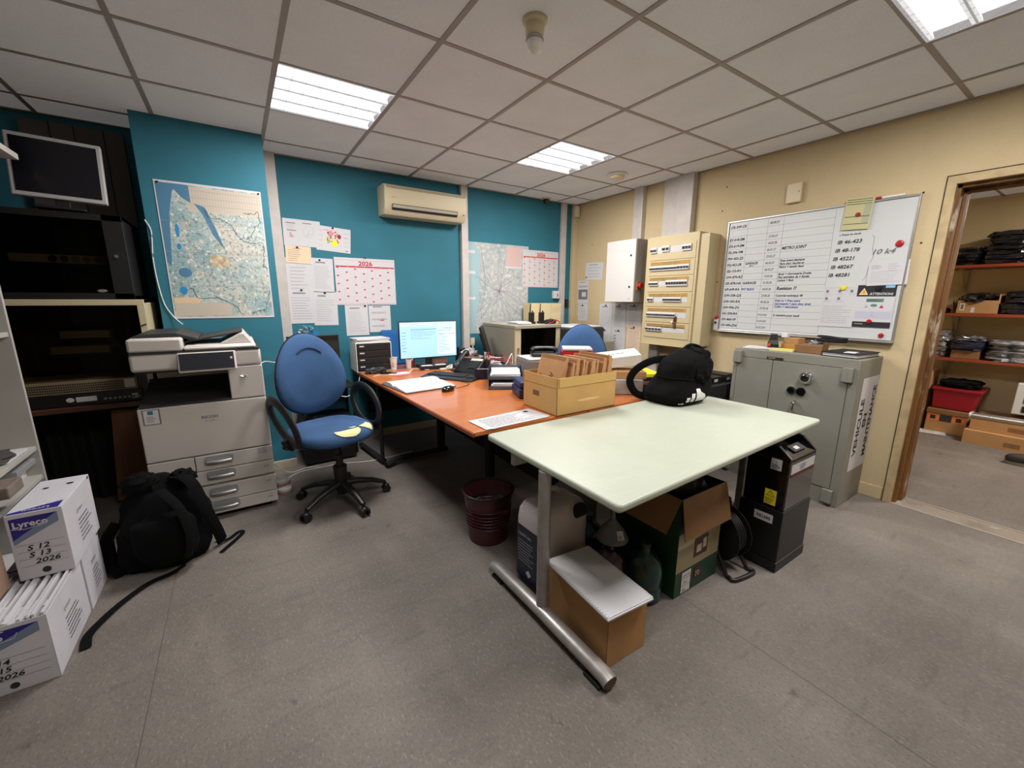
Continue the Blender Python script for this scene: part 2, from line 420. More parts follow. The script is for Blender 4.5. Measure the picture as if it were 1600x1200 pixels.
SC.cycles.use_denoising = True; SC.cycles.max_bounces = 6

# ================================================================== THINGS
rnd = random.Random(5)
# ------------------------------------------------------------------ mint table
t = thing('work_table', 'pale mint green table with rounded edge on a grey metal foot, in the foreground', 'table', (2.1, -2.47, 0), world=True)
TZ = .72
P4 = [(1.257, -2.075), (1.254, -2.923), (2.945, -2.861), (2.94, -2.03)]
def rounded(poly, r, k=5):
    out = []; n = len(poly)
    for i in range(n):
        a, b, c = Vector(poly[i-1]), Vector(poly[i]), Vector(poly[(i+1) % n])
        p, q = b+(a-b).normalized()*r, b+(c-b).normalized()*r
        for s in range(k+1):
            s /= k; out.append(tuple(p*(1-s)**2+b*2*s*(1-s)+q*s*s))
    return out
m = MB(); m.prism(rounded(P4, .025), TZ-.03, TZ); m.build('tabletop', [MINT], t, bevel=.009, smooth=True, seg=3)
for i, px in enumerate((1.272, 2.87)):
    y0, y1 = (-2.92, -2.14) if i == 0 else (-2.70, -2.14)
    m = MB()
    m.tube([(px-.015, y1, .035), (px-.01, y1-.03, .045), (px-.01, (y0+y1)/2, .052), (px-.005, y0+.03, .042), (px-.005, y0, .035)], .026, n=16, flat=1.25)
    m.build('foot', STEEL, t, smooth=True, ang=60)
    m = MB(); m.tube([(px-.005, y0-.004, .035), (px-.005, y0+.002, .035)], .023, n=12, flat=1.25); m.build('foot_cap', mat('cap_brown', '#4b3028', .6), t, smooth=True)
    for ya, yb in ((y0+.02, y0+.10), (y1-.1, y1-.02)): m = MB(); m.bx(px-.04, ya, 0, px+.02, yb, .014); m.build('foot_pad', BLACKM, t)
    m = MB(); m.cyl((px, -2.52, .07), (px, -2.52, TZ-.03), .027, n=20); m.build('leg', STEEL, t, smooth=True)
m = MB(); m.bx(1.27, -2.30, TZ-.09, 2.87, -2.27, TZ-.032); m.bx(1.33, -2.80, TZ-.05, 1.37, -2.2, TZ-.032); m.bx(2.85, -2.8, TZ-.05, 2.89, -2.2, TZ-.032); m.build('frame_rail', STEEL, t, bevel=.003)

# ------------------------------------------------------------------ orange desks
t = thing('office_desk', 'orange wood desk with the lit monitor, running from blue wall to mint table', 'desk', (1.56, -1, 0), world=True)
a, b = (1.145, .24), (1.213, -2.055)
def xe(y): return 1.145+(.24-y)*.0297
for (y0, y1) in [(.24, -.52), (-.523, -2.022)]:
    m = MB(); m.prism([(xe(y0), y0), (xe(y1), y1), (1.985, y1), (1.985, y0)], TZ-.025, TZ-.0005); m.build('desktop', ORANGE, t, bevel=.004)
m = MB(); m.prism([(xe(.24)-.003, .24), (xe(-2.022)-.003, -2.022), (xe(-2.022)+.012, -2.022), (xe(.24)+.012, .24)], TZ-.027, TZ-.006); m.build('edge_band', ORANGEE, t, bevel=.003)
for y, xs in ((-.50, 1.19), (-1.35, 1.5)):
    m = MB(); m.tube([(xs, y-.05, .03), (xs+.1, y, .045), (1.75, y, .045)], .022, n=10, flat=1.3); m.cyl((1.70, y, .05), (1.70, y, TZ-.03), .035, n=14)
    m.build('leg', BLACKM, t, smooth=True)
m = MB(); m.cyl((1.19, -.46, .03), (1.19, -.46, TZ-.03), .016, n=12); m.build('leg', BLACKM, t, smooth=True)
m = MB(); m.cyl((1.14, .05, .035), (1.20, -.46, .035), .022, n=10); m.build('floor_bar', BLACKM, t, smooth=True)
m = MB(); m.bx(1.24, .12, .30, 1.9, .14, TZ-.03); m.bx(1.86, -1.9, .18, 1.88, .1, TZ-.03); m.build('modesty_panel', BLACKM, t)
t2 = thing('office_desk', 'second desk behind the orange one, buried under grey cabinet, printer and file boxes', 'desk', (2.4, -1, 0), world=True)
m = MB(); m.bx(1.99, -2.022, TZ-.025, 2.86, .0, TZ-.0005); m.build('desktop', ORANGE, t2, bevel=.004)
for y in (-.1, -1.85):
    m = MB(); m.bx(2.30, y-.03, 0, 2.75, y+.03, .04); m.cyl((2.4, y, .04), (2.4, y, TZ-.03), .035, n=12); m.build('leg', BLACKM, t2)

# ------------------------------------------------------------------ blue swivel chairs
def chair(loc, rz, label, tears=True, arms=True):
    t = thing('swivel_chair', label, 'chair', loc, (0, 0, rz))
    for k in range(5):
        a = R(-72*k+213)-rz
        c, s = math.cos(a), math.sin(a)
        m = MB(); m.tube([(.02*c, .02*s, .135), (.10*c, .10*s, .13), (.2*c, .2*s, .11), (.285*c, .285*s, .075)], [.022, .02, .017, .013], n=10, flat=1.35)
        m.build('base_arm', BLACK, t, smooth=True, ang=60)
        m = MB()
        for sd in (-1, 1):
            q = (.295*c-s*sd*.012, .295*s+c*sd*.012)
            q2 = (q[0]-s*sd*.014, q[1]+c*sd*.014)
            m.cyl((q[0], q[1], .027), (q2[0], q2[1], .027), .027, n=16)
        m.cyl((.29*c, .29*s, .03), (.285*c, .285*s, .078), .012, n=10)
        m.blob((.295*c, .295*s, .045), (.022, .022, .016))
        m.build('caster', BLACK, t, smooth=True)
    m = MB(); m.lathe([(.03, .06), (.034, .10), (.038, .16), (.045, .26)], n=20); m.build('hub', BLACK, t, smooth=True)
    m = MB(); m.cyl((0, 0, .25), (0, 0, .44), .016, n=14); m.cyl((0, 0, .25), (0, 0, .34), .024, n=14); m.build('gas_column', BLACK, t, smooth=True)
    m = MB(); m.bx(-.12, -.02, .42, .12, .22, .455); m.bx(-.30, .07, .435, .30, .12, .45); m.cyl((.12, .05, .44), (.24, .0, .43), .006, n=6); m.build('tilt_mechanism', BLACKM, t, bevel=.006)
    # seat : superellipse cushion with rolled front
    W, D = .255, .245
    def sp(th, k):
        c, s = math.cos(th), math.sin(th); e = .72
        return W*k*math.copysign(abs(c)**e, c), .08+D*k*math.copysign(abs(s)**e, s)
    prof = [(.55, .448), (.88, .45), (.985, .462), (1.0, .485), (.975, .510), (.90, .527), (.7, .534), (.4, .533), (.1, .532)]
    def zz(y, z): return z-.018*max(0, (-y-.03)/.14)**2
    m = MB(); rs = []
    for k, z in prof:
        rg = []
        for i in range(48):
            x, y = sp(2*PI*i/48, k)
            dent = .004*noise.noise(Vector((x*12, y*12, 1))) if z > .5 else 0
            rg.append((x, y, zz(y, z)+dent))
        rs.append(rg)
    m.rings(rs); st = m.build('seat', BLUEFAB, t, smooth=True, ang=80)
    m = MB(); rs = [[(sp(2*PI*i/48, k)[0], sp(2*PI*i/48, k)[1], z) for i in range(48)] for k, z in [(.5, .44), (.93, .443), (.97, .455), (.9, .462)]]; m.rings(rs); m.build('seat_shell', BLACK, st, smooth=True)
    if tears:
        def zk(k):
            for (k0, z0), (k1, z1) in zip(prof[3:], prof[4:]):
                if k1 <= k <= k0: return z0+(z1-z0)*(k0-k)/(k0-k1)
            return .486
        for (tc, dt_, ki, kb) in [(-88, 17, .78, .20), (-52, 14, .78, .21), (-78, 7, .71, .035)]:
            m = MB(); n = 12; K = 6; G = []
            for i in range(n+1):
                u = -1+2*i/n; th = R(tc+dt_*u); col_ = []
                for q in range(K+1):
                    kk = min(.998, ki+.02*u+kb*(1-u*u)**.55*q/K)
                    x, y = sp(th, kk+.008); col_.append((x, y, zz(y, zk(kk))+.006))
                G.append(col_)
            for i in range(n):
                for q in range(K): m.quad(G[i][q], G[i][q+1], G[i+1][q+1], G[i+1][q])
            m.build('foam_tear', FOAM, st)
    # backrest : egg-shaped curved shell
    m = MB(); rs = []; nu = 40
    def back(th, k, dy):
        c, s = math.cos(th), math.sin(th)
        wd = .243*(1-.14*s-.03*c*c)
        x = wd*k*c; z = .278*k*s*(1.0)
        y = .345+.10*(z+.1)+.9*x*x*-1.2+dy
        return (x+.012, y, .845+z)
    for k, dy in [(.0, .030), (.5, .030), (.90, .028), (1.0, .012), (1.0, -.012), (.93, -.03), (.7, -.043), (.35, -.05), (.02, -.05)]:
        rs.append([back(2*PI*i/nu, max(k, .01), dy) for i in range(nu)])
    m.rings(rs); bk = m.build('backrest', BLUEFAB, t, smooth=True, ang=80)
    m = MB(); m.rings([[back(2*PI*i/nu, k, dy) for i in range(nu)] for k, dy in [(.01, .045), (.6, .044), (.96, .034), (1.02, .016), (1.02, .004), (.98, .004)]]); m.build('back_shell', BLACK, bk, smooth=True)
    if tears: m = MB(); m.tube([back(R(a), .66, -.048) for a in range(52, 132, 8)], .0035, n=6); (m.build('crease', mat('blue_crease', '#1c3152', .9), bk))
    m = MB(); m.tube([(0, .18, .43), (0, .34, .44), (0, .385, .50), (0, .38, .75)], .028, n=10, flat=1.4, smooth=4); m.build('back_bar', BLACK, t, smooth=True)
    for sd in ((-1, 1) if arms else ()):
        m = MB(); pts = []
        for i in range(28):
            a = 2*PI*i/28; pts.append((sd*(.285+.02*math.sin(a)), .10+.165*math.cos(a)+.03*math.sin(a), .61+.125*math.sin(a)-.035*math.cos(a)*-1))
        m.tube(pts, .017, n=10, closed=True, flat=1.75, up=(1, 0, 0)); m.tube([(sd*.24, .09, .442), (sd*.27, .09, .455), (sd*.285, .09, .50)], .018, n=8, flat=1.8, up=(0, 1, 0))
        m.build('armrest', BLACK, t, smooth=True)
    return t
chair((.775, -.93, 0), R(18), 'worn blue swivel chair with torn seat showing yellow foam, beside the copier')
c2 = chair((2.80, -1.07, 0), R(-43), 'blue swivel chair with only its backrest showing, behind the red folder', False, False)

# ------------------------------------------------------------------ copier
t = thing('photocopier', 'large off-white office copier with touchscreen and four paper drawers', 'copier', (.09, -.45, 0), world=True)
X0, X1, Y0, Y1 = -.215, .405, -.75, -.17
m = MB(); m.bx(X0, Y0+.02, .03, X1, Y1, .755); m.bx(.225, Y0+.001, .755, X1, Y1, .955); m.bx(X0, Y1-.12, .755, .23, Y1, .955); m.build('body', COPIER, t, bevel=.006)
m = MB(); m.bx(X0+.02, Y0+.05, .012, X1-.02, Y1-.02, .03)
for cx in (X0+.06, X1-.06):
    for cy in (Y0+.07, Y1-.06): m.cyl((cx, cy, 0), (cx, cy, .03), .02, n=10)
m.build('caster_base', BLACKM, t)
m = MB(); m.bx(X0, Y0, .43, X1, Y0+.02, .75); fc = m.build('front_cover', COPIER, t, bevel=.006)
m = MB(); m.at((0, Y0-.0008, 0), WB); m.q(-.197, .655, -.118, .745, 0, 0); m.q(-.19, .66, -.125, .74, .0004, 1); m.q(-.172, .715, -.148, .737, .0008, 2); m.lines(-.18, .67, -.135, .708, 4, 2, 3); m.build('service_sticker', [INK, PAPERG, mat('sticker_teal', '#2b6f87', .6), INK], fc)
m = MB(); m.at((0, Y0-.0008, 0), WB); m.text('RICOH', .105, .655, .024, 0, 0, 'c', 1.1, bold=.03); m.text('IM C2500', .105, .636, .012, 0, 0, 'c'); m.build('maker_lettering', INK, fc)
for k, (z0, z1) in enumerate([(.329, .424), (.236, .325), (.115, .222), (.016, .111)]):
    x0 = .0 if k == 0 else X0
    z0, z1 = max(z0, .035), z1
    m = MB(); m.bx(x0+.002, Y0, z0, X1, Y0+.02, z1); dr = m.build('paper_drawer', COPIER, t, bevel=.004)
    cx, cz = .12, (z0+z1)/2+.012
    m = MB(); m.prism(rounded([(cx-.075, cz-.03), (cx+.075, cz-.03), (cx+.075, cz+.026), (cx-.075, cz+.026)], .02), Y0-.002, Y0+.001, axis='y'); m.build('handle_recess', GREYP, dr)
    m = MB(); m.tube([(cx-.062, Y0-.006, cz-.012), (cx, Y0-.012, cz-.012), (cx+.062, Y0-.006, cz-.012)], .011, n=10, smooth=4); m.build('handle', ALU, dr, smooth=True)
    m = MB(); m.at((0, Y0-.0008, 0), WB); m.text('%d A4' % (k+1), .345, z1-.04, .016, 0, 0); m.build('tray_number', INKB, dr)
m = MB(); m.bx(X0, Y0, .329, -.002, Y0+.02, .424); m.build('side_door', COPIER, t, bevel=.004)
m = MB(); m.at((0, Y0-.0012, 0), WB); m.q(.325, .378, .372, .418, 0, 0); m.build('grey_sticker', INKL, t)
m = MB(); m.prism([(Y0, .755), (Y1-.12, .755), (Y1-.12, .85), (-.45, .80), (Y0, .762)], X0+.01, .225, axis='x'); m.build('output_tray', COPIERD, t)
m = MB(); m.tube([(.285, Y0-.003, .895), (.30, Y0-.004, .890), (.315, Y0-.003, .895)], .006, n=8); m.build('toner_latch', CHROME, t)
m = MB(); m.bx(X0+.005, Y0+.0, .957, X1, Y1, 1.055); m.build('scanner_unit', COPIER, t, bevel=.015, smooth=True)
m = MB(); m.bx(X0+.03, Y0+.03, .945, X1-.01, Y1, .957); m.bx(X0+.01, Y0-.001, 1.055, X1-.005, Y1, 1.064); m.build('dark_seam', COPIERD, t)
m = MB(); m.bx(X0+.005, Y0+.0, 1.064, .03, Y1, 1.14); m.bx(.03, Y0, 1.064, X1-.02, Y1, 1.09); ad = m.build('document_feeder', COPIER, t, bevel=.018, smooth=True)
m = MB(); m.prism([(.03, 1.10), (.32, 1.155), (.325, 1.162), (.03, 1.11)], Y0+.10, Y1-.06, axis='y'); m.build('input_tray', COPIERD, ad)
m = MB(); m.prism([(X0+.01, 1.142), (.02, 1.142), (.06, 1.12), (.10, 1.12), (.10, 1.13), (.0, 1.165), (X0+.05, 1.16)], Y0+.06, Y1-.04, axis='y'); m.build('feeder_lid', COPIERD, ad, bevel=.004)
m = MB(); m.prism([(.20, 1.09), (.37, 1.09), (.33, 1.15), (.31, 1.15)], Y0+.06, Y1-.04, axis='y'); m.build('tray_support', COPIER, ad, bevel=.006)
m = MB(); m.at((.0, Y0-.05, .955), (R(72), 0, 0)); m.bx(.0, -.01, -.012, .275, .105, .008); cp = m.build('control_panel', COPIER, t, bevel=.006)
m = MB(); m.at((.0, Y0-.05, .955), (R(72), 0, 0)); m.bx(.008, .0, .008, .265, .097, .0105); m.build('touchscreen', mat('screen_dark', '#24272d', .15), cp)
m = MB(); m.at((.0, Y0-.05, .955), (R(72), 0, 0)); m.q(.247, .055, .257, .068, .011); m.build('home_key', LGREY, cp)

# ------------------------------------------------------------------ rack corner (left); its shade is partly put into dark material colours
t = thing('server_cabinet', 'black wall server cabinet with glazed door and pale power strip inside', 'cabinet', (-.5, -.05, 1.36), world=True)
x0, x1, y0, y1, z0, z1 = -.82, -.20, -.29, .22, 1.352, 1.832
m = MB(); m.bx(x0, y0, z0, x0+.02, y1, z1); m.bx(x1-.02, y0, z0, x1, y1, z1); m.bx(x0, y0, z0, x1, y1, z0+.02); m.bx(x0, y0, z1-.02, x1, y1, z1); m.bx(x0, y1-.02, z0, x1, y1, z1); m.build('case', BLACK, t)
m = MB(); m.bx(x0, y0-.02, z0, x0+.05, y0, z1); m.bx(x1-.09, y0-.02, z0, x1, y0, z1); m.bx(x0, y0-.02, z0, x1, y0, z0+.035); m.bx(x0, y0-.02, z1-.035, x1, y0, z1); dr = m.build('door', BLACK, t, bevel=.002)
m = MB(); m.bx(x0+.05, y0-.012, z0+.035, x1-.09, y0-.008, z1-.035); m.build('glass', GLASSD, dr)
m = MB(); m.cyl((x1-.05, y0-.02, 1.60), (x1-.05, y0-.03, 1.60), .010, n=14); m.build('lock', CHROME, dr, smooth=True)
m = MB(); m.at((0, y0-.0205, 0), WB); m.blob((x1-.14, 1.40, .001), (.022, .009, .001)); m.build('badge', ALU, dr)
t = thing('power_strip', 'pale power strip with round sockets behind the black cabinet glass', 'power strip', (-.45, -.22, 1.56), world=True)
m = MB(); m.bx(-.70, -.262, 1.555, -.29, -.22, 1.60); st = m.build('strip_body', BEIGEP, t, bevel=.002)
for k in range(6):
    m = MB(); m.cyl((-.53+.047*k, -.2635, 1.578), (-.53+.047*k, -.26, 1.578), .018, n=18); m.build('socket', BLACK if k < 2 else mat('sock', '#8c8268', .6), st)
t = thing('rack_cabinet', 'beige framed network cabinet with smoked glass door below the black one', 'cabinet', (-.5, -.05, .73), world=True)
z0, z1 = .724, 1.35
x0, x1 = -.84, -.165
m = MB(); m.bx(x0, y0, z0, x0+.02, y1, z1); m.bx(x1-.02, y0, z0, x1, y1, z1); m.bx(x0, y0, z1-.02, x1, y1, z1); m.bx(x0, y1-.02, z0, x1, y1, z1); m.bx(x0, y0, z0, x1, y1, z0+.005); m.build('case', CABB, t)
m = MB(); m.bx(x0, y0-.02, z1-.035, x1, y0, z1); m.bx(x1-.035, y0-.02, z0+.19, x1, y0, z1-.035); dr = m.build('door_frame', CABB, t, bevel=.002)
m = MB(); m.bx(x0, y0-.012, z0+.19, x1-.035, y0-.008, z1-.035); m.build('glass', GLASSD, dr)
m = MB(); m.bx(x1-.11, y0+.01, z0+.02, x1-.05, y0+.02, z1-.04); m.build('rack_rail', mat('rail_grey', '#3f444b', .6), t)
m = MB(); m.cyl((x1-.02, y0-.02, 1.04), (x1-.02, y0-.03, 1.04), .012, n=12); m.build('lock', ALU, dr)
m = MB(); m.cyl((x1-.006, y0-.022, 1.20), (x1-.03, y0-.022, 1.19), .004, n=6); m.build('key', DGREY, dr)
for (a, b_, z, lb) in [(-.55, -.36, 1.12, 'upper beige patch panel behind the smoked glass'), (-.60, -.37, 1.03, 'lower beige patch panel behind the smoked glass')]:
    m = MB(); m.bx(a-.02, -.27, z, b_, .1, z+.045); m.bx(a-.015, -.272, z+.004, b_-.004, -.27, z+.04, 1)
    tag(m.build('patch_panel', [CABB, BEIGEP], bevel=.002, center=True), lb, 'network panel')
t = thing('network_cables', 'thin loose cables hanging beside the patch panels behind smoked glass', 'cables', (-.3, -.2, 1), world=True)
for k in range(5):
    m = MB(); m.tube([(-.37, -.25, 1.14-.02*k), (-.33, -.27, 1.10-.01*k), (-.30+.02*k, -.265, 1.0), (-.28+.012*k, -.255, .94)], .0022, n=5, smooth=5); m.build('cable', GREYP, t)
m = MB(); m.bx(-.76, -.30, .80, -.265, .1, .872)
for k in range(44):
    for q in range(4): m.bx(-.75+.0098*k, -.3012, .808+.014*q, -.744+.0098*k, -.30, .816+.014*q, 1)
m.at((0, -.3015, 0), WB); m.q(-.325, .812, -.275, .865, 0, 2)
tag(m.build('network_switch', [mat('switch_tan', '#7c6c55', .5), BLACKM, PAPERG], center=True), 'tan perforated metal network unit above the black one on the brown shelf', 'network unit')
m = MB(); m.bx(-.76, -.30, .725, -.25, .1, .796); m.at((0, -.3012, 0), WB); m.q(-.55, .745, -.46, .775, 0, 1)
for k in range(8): m.q(-.43+.022*k, .745, -.416+.022*k, .757, 0, 2)
m.blob((-.575, .76, 0), (.018, .014, .001), 1); m.q(-.30, .74, -.27, .77, 0, 1)
tag(m.build('firewall_unit', [BLACK, LGREY, GREYP], bevel=.002, center=True), 'low black rack unit with white logo resting on the brown shelf', 'network unit')
t = thing('wall_bracket_shelf', 'brown wooden shelf board carrying the network cabinets', 'shelf', (-.5, -.05, .69), world=True)
m = MB(); m.bx(-.97, -.33, .69, -.15, .28, .72); m.build('board', mat('shelf_brown', '#4b2a1c', .5, noise_s=6), t, bevel=.003)
m = MB(); m.bx(-.90, .24, 0, -.86, .28, .69); m.bx(-.24, .24, 0, -.20, .28, .69); m.build('support', mat('dark_wood', '#241610', .7), t)
m = MB(); m.at((-.36, -.18, 0), (R(6), R(6), 0)); m.bx(-.13, 0, 0.02, .13, .02, .66)
tag(m.build('wooden_board', mat('plank', '#6b4630', .7, noise_s=4, stretch=(8, 8, 1)), center=True), 'brown wooden board leaning in the dark gap beside the copier', 'board')
t = thing('recess_curtain', 'hanging cloth under the brown shelf, coloured black for the shade there', 'cloth', (-.6, 0, .0), world=True)  # black colour stands in for the shade under the shelf
m = MB(); pts = [(-.96+.7*i/50, .02+.018*math.sin(i*.9)+.01*math.sin(i*.37)) for i in range(51)]
for a, b_ in zip(pts, pts[1:]): m.quad((a[0], a[1], .005), (b_[0], b_[1], .005), (b_[0], b_[1], .685), (a[0], a[1], .685))
m.build('cloth', BLACKM, t, smooth=True, sub=-1)
t = thing('old_monitor', 'switched-off monitor with a pale bezel, tilted on top of the black cabinet', 'monitor', (-.448, -.24, 1.836), (R(-6), R(1.5), R(3)))
m = MB(); m.bx(-.188, -.02, .065, .188, .02, .395); mo = m.build('casing', mat('pale_bezel', '#a8a6a8', .5), t, bevel=.006)
m = MB(); m.bx(-.168, -.0225, .088, .168, -.019, .374); m.build('screen', mat('screen_off', '#0b0c14', .25), mo)
m = MB(); m.bx(-.03, -.005, .01, .03, .02, .08); m.bx(-.10, -.07, 0.0, .10, .08, .014); m.build('stand', BLACK, t, bevel=.003)
m = MB(); m.bx(-.68, .255, 1.84, -.20, .298, 2.44); m.bx(-.55, .250, 1.84, -.545, .256, 2.44, 1); m.bx(-.44, .250, 1.84, -.435, .256, 2.44, 1); m.bx(-.30, .25, 1.84, -.295, .256, 2.44, 1)
tag(m.build('backing_panel', [mat('back_panel', '#4a443f', .7), BLACKM], center=True), 'dark brown board panel on the wall behind the old monitor', 'panel')
t = thing('wall_shelf', 'white shelf board at the upper left edge above the bookcase', 'shelf', (-.76, -1.2, 2.06), world=True)
m = MB(); m.bx(-.97, -2.3, 2.06, -.55, -.365, 2.09); m.build('board', WHITE, t, bevel=.002)
m = MB(); m.bx(-.975, -.70, 1.88, -.95, -.67, 2.06); m.bx(-.97, -.70, 2.04, -.65, -.67, 2.06); m.build('bracket', STEEL, t)
m = MB(); rs = []
for k, z in [(1, 2.092), (1.03, 2.2), (1.0, 2.33), (.9, 2.40), (.5, 2.41)]:
    rs.append([(-.76+.17*k*math.copysign(abs(math.cos(a))**.5, math.cos(a)), -.62+.22*k*math.copysign(abs(math.sin(a))**.5, math.sin(a)), z) for a in [2*PI*i/24 for i in range(24)]])
m.rings(rs); tag(m.build('black_bag', BLKFAB, smooth=True, center=True), 'black fabric bag sitting on the white shelf at the upper left edge', 'bag')

# bookcase
t = thing('bookcase', 'grey-white open bookcase at the left edge', 'bookcase', (-.78, -1.3, 0), world=True)
BG = mat('bookcase_white', '#a9a6a0', .6, noise_s=5, noise_a=.05); BE = mat('bookcase_edge', '#b9b3a4', .6)
for y in (-.78, -1.70):
    m = MB(); m.bx(-.975, y, 0, -.60, y+.02, 2.0); m.build('side_panel', BG, t, bevel=.0015)
for z in (.03, .48, .63, 1.20, 1.60, 1.98):
    m = MB(); m.bx(-.965, -1.68, z-.022, -.607, -.78, z); m.build('shelf_board', BG, t, bevel=.0015)
m = MB(); m.bx(-.978, -1.68, 0, -.966, -.78, 2.0); m.build('back_panel', BG, t)
for k, (y, z, mt, lb, w) in enumerate([(-.92, .482, 'PAPERG', 'pale ring binder lying under the bookcase shelf', .28), (-1.0, .512, 'WHITE', 'white folder on top of the pale binder in the bookcase', .26),
        (-.88, .542, 'GREYP', 'grey folder at the top of the low bookcase pile', .22), (-.93, .032, 'WHITE', 'white folder on the bottom bookcase shelf', .28), (-.90, .062, 'PAPERG', 'pale grey folder second from the bottom of the bookcase pile', .26)]):
    m = MB(); m.at((0, 0, 0)); m.bx(-.93, y-w/2, z, -.66+.02*k, y+w/2, z+.028); m.bx(-.92, y-w/2+.004, z+.005, -.663+.02*k, y+w/2+.001, z+.023, 1)
    tag(m.build('binder', [{'PAPERG': PAPERG, 'WHITE': WHITE, 'GREYP': GREYP}[mt], PAPER], bevel=.002, center=True), lb, 'binder', 'binders on the low bookcase shelves')
m = MB(); m.blob((-.74, -1.0, .645), (.12, .16, .022), amp=.35, fr=4, zmin=.631); tag(m.build('cloth_gloves', mat('dark_cloth', '#3c3a3a', .9), smooth=True, center=True), 'crumpled dark cloth on the bookcase shelf', 'cloth')
m = MB(); m.at((-.70, -.95, .632)); m.bx(-.15, -.10, 0, .08, .12, .006); tag(m.build('paper_stack', PAPER, center=True), 'white paper sheets under the dark cloth on the bookcase', 'papers')
m = MB(); m.bx(-.60, -1.55, .60, -.47, -1.30, .66); 

# archive boxes
LYB = mat('lyreco_blue', '#241d78', .5); CARTW = mat('carton_white', '#bfbdc4', .7, noise_s=6, noise_a=.04); CARTG = mat('carton_grey', '#6f7d96', .6); HOLE = mat('hole_dark', '#2a2826', .9)
def archive_box(name, label, x0, x1, y0, y1, z0, z1, words, openf=False, front=True):
    t = thing(name, label, 'archive box', ((x0+x1)/2, (y0+y1)/2, z0), world=True, group=None)
    m = MB(); k = .003
    if openf:
        m.bx(x0, y0, z0, x1, y0+k, z1); m.bx(x0, y1-k, z0, x1, y1, z1); m.bx(x0, y0, z0, x0+k, y1, z1); m.bx(x1-k, y0, z0, x1, y1, z1); m.bx(x0, y0, z0, x1, y1, z0+k)
    else: m.bx(x0, y0, z0, x1, y1, z1)
    bd = m.build('carton', CARTW, t, bevel=.002)
    wd, h = x1-x0, z1-z0
    if front:
        m = MB(); m.at((x0, y0-.0006, z0), WB)
        m.quad((.01, h*.94, 0), (wd*.9, h*.94, 0), (.01, h*.62, 0), m=0); m.quad((.01, h*.62, .0), (wd*.9, h*.94, 0), (wd*.9, h*.80, 0), (.01, h*.55, 0), m=1)
        m.text('Lyreco', wd*.10, h*.80, h*.13, 2, .0006, sx=.95, bold=.03)
        m.tube([(wd*.08, h*.79, .0006), (wd*.3, h*.765, .0006), (wd*.62, h*.79, .0006), (wd*.66, h*.86, .0006)], .0012, n=4, m=2)
        for k2 in range(4): m.q(wd*.08, h*(.20+.11*k2), wd*.92, h*(.20+.11*k2)+.001, .0004, 3)
        for i, wx in enumerate(words): m.text(wx, wd*(.25 if i < 2 else .33), h*(.44-.11*i), h*.105, 4, .0008, sx=1.2, slant=.25, bold=.02)
        m.cyl((wd*.5, h*.10, 0), (wd*.5, h*.10, .0008), h*.045, n=20, m=5)
        m.build('front_print', [LYB, CARTG, PAPER, INK, INKB, HOLE], bd)
    m = MB(); m.at((x1+.0006, y0, z0), (PI/2, 0, PI/2)); dp = y1-y0
    m.text('Lyreco', dp*.36, h*.66, h*.10, 0, 0, slant=.2); m.lines(dp*.36, h*.18, dp*.80, h*.58, 6, int(z0*100), 0, words=True); m.cyl((dp*.93, h*.97, 0), (dp*.93, h*.97, .0008), .008, n=12, m=1); m.q(dp*.33, 0, dp*.331, h, 0, 0)
    m.build('side_print', [INK, HOLE], bd)
    if not openf:
        m = MB(); m.at((x0, y0, z1+.0006)); m.quad((.004, .004, 0), (wd*.93, .004, 0), (wd*.93, dp*.2, 0), (.004, dp*.06, 0), m=0); m.text('Lyreco', wd*.75, dp*.09, h*.10, 1, .0004, rot=PI)
        m.cyl((wd*.75, dp*.75, 0), (wd*.75, dp*.75, .0006), .012, n=16, m=2); m.cyl((wd*.3, dp*.7, 0), (wd*.3, dp*.7, .0006), .01, n=14, m=2); m.q(wd*.62, 0, wd*.625, dp, 0, 3); m.build('lid_print', [LYB, PAPER, HOLE, INKL], bd)
    return t
archive_box('archive_box', 'open white archive box marked S14 S15 on the floor, packed with papers', -.595, -.375, -1.768, -1.385, 0, .262, ['S 14', 'S 15', '2026'], openf=True)
archive_box('archive_box', 'white archive box on the floor under the one marked S12', -.595, -.37, -1.378, -1.13, 0, .262, [], front=False)
archive_box('archive_box', 'closed white archive box marked S12 S13 2026, topmost of its stack', -.518, -.362, -1.478, -1.11, .266, .545, ['S 12', 'S 13', '2026'])
m = MB()
for k in range(26):
    x = -.588+.0080*k; yv = rnd.uniform(-.004, .004)
    m.at((x, -1.575+yv, .012), (0, R(rnd.uniform(-3, 3)), 0)); m.bx(-.0035, -.178, 0, .0035, .178, .242+rnd.uniform(-.012, .02))
for k in range(14): m.at((-.55+.12*rnd.random()*.95, -1.66-.08*rnd.random(), .245), (R(rnd.uniform(-8, 8)), R(rnd.uniform(-10, 10)), rnd.random())); m.bx(-.045, -.035, 0, .045, .035, .002)
tag(m.build('paper_bundle', PAPER, center=True), 'tightly packed white receipts filling the open archive box', 'papers', kind='stuff')
t = thing('kraft_box', 'brown cardboard box with hand holes at the left edge, beside the S12 archive box', 'box', (-.62, -1.62, .266), world=True)
m = MB(); m.bx(-.63, -1.66, .27, -.535, -1.50, .58); bd = m.build('carton', mat('kraft_inner', '#8f7462', .85), t, bevel=.003)
m = MB(); m.at((-.5345, -1.66, .27), (PI/2, 0, PI/2)); m.blob((.12, .20, 0), (.008, .012, .0006), 0); m.blob((.03, .1, 0), (.008, .012, .0006), 0); m.build('hand_hole', HOLE, bd)
m = MB(); m.at((-.80, -1.15, .635)); 
m = MB(); m.bx(-.64, -1.30, .55, -.55, -1.16, .60); tag(m.build('wood_block', mat('grey_wood', '#6d625a', .8, noise_s=20, bump=.3), bevel=.006, center=True), 'grey wooden block beside the top archive box', 'block')

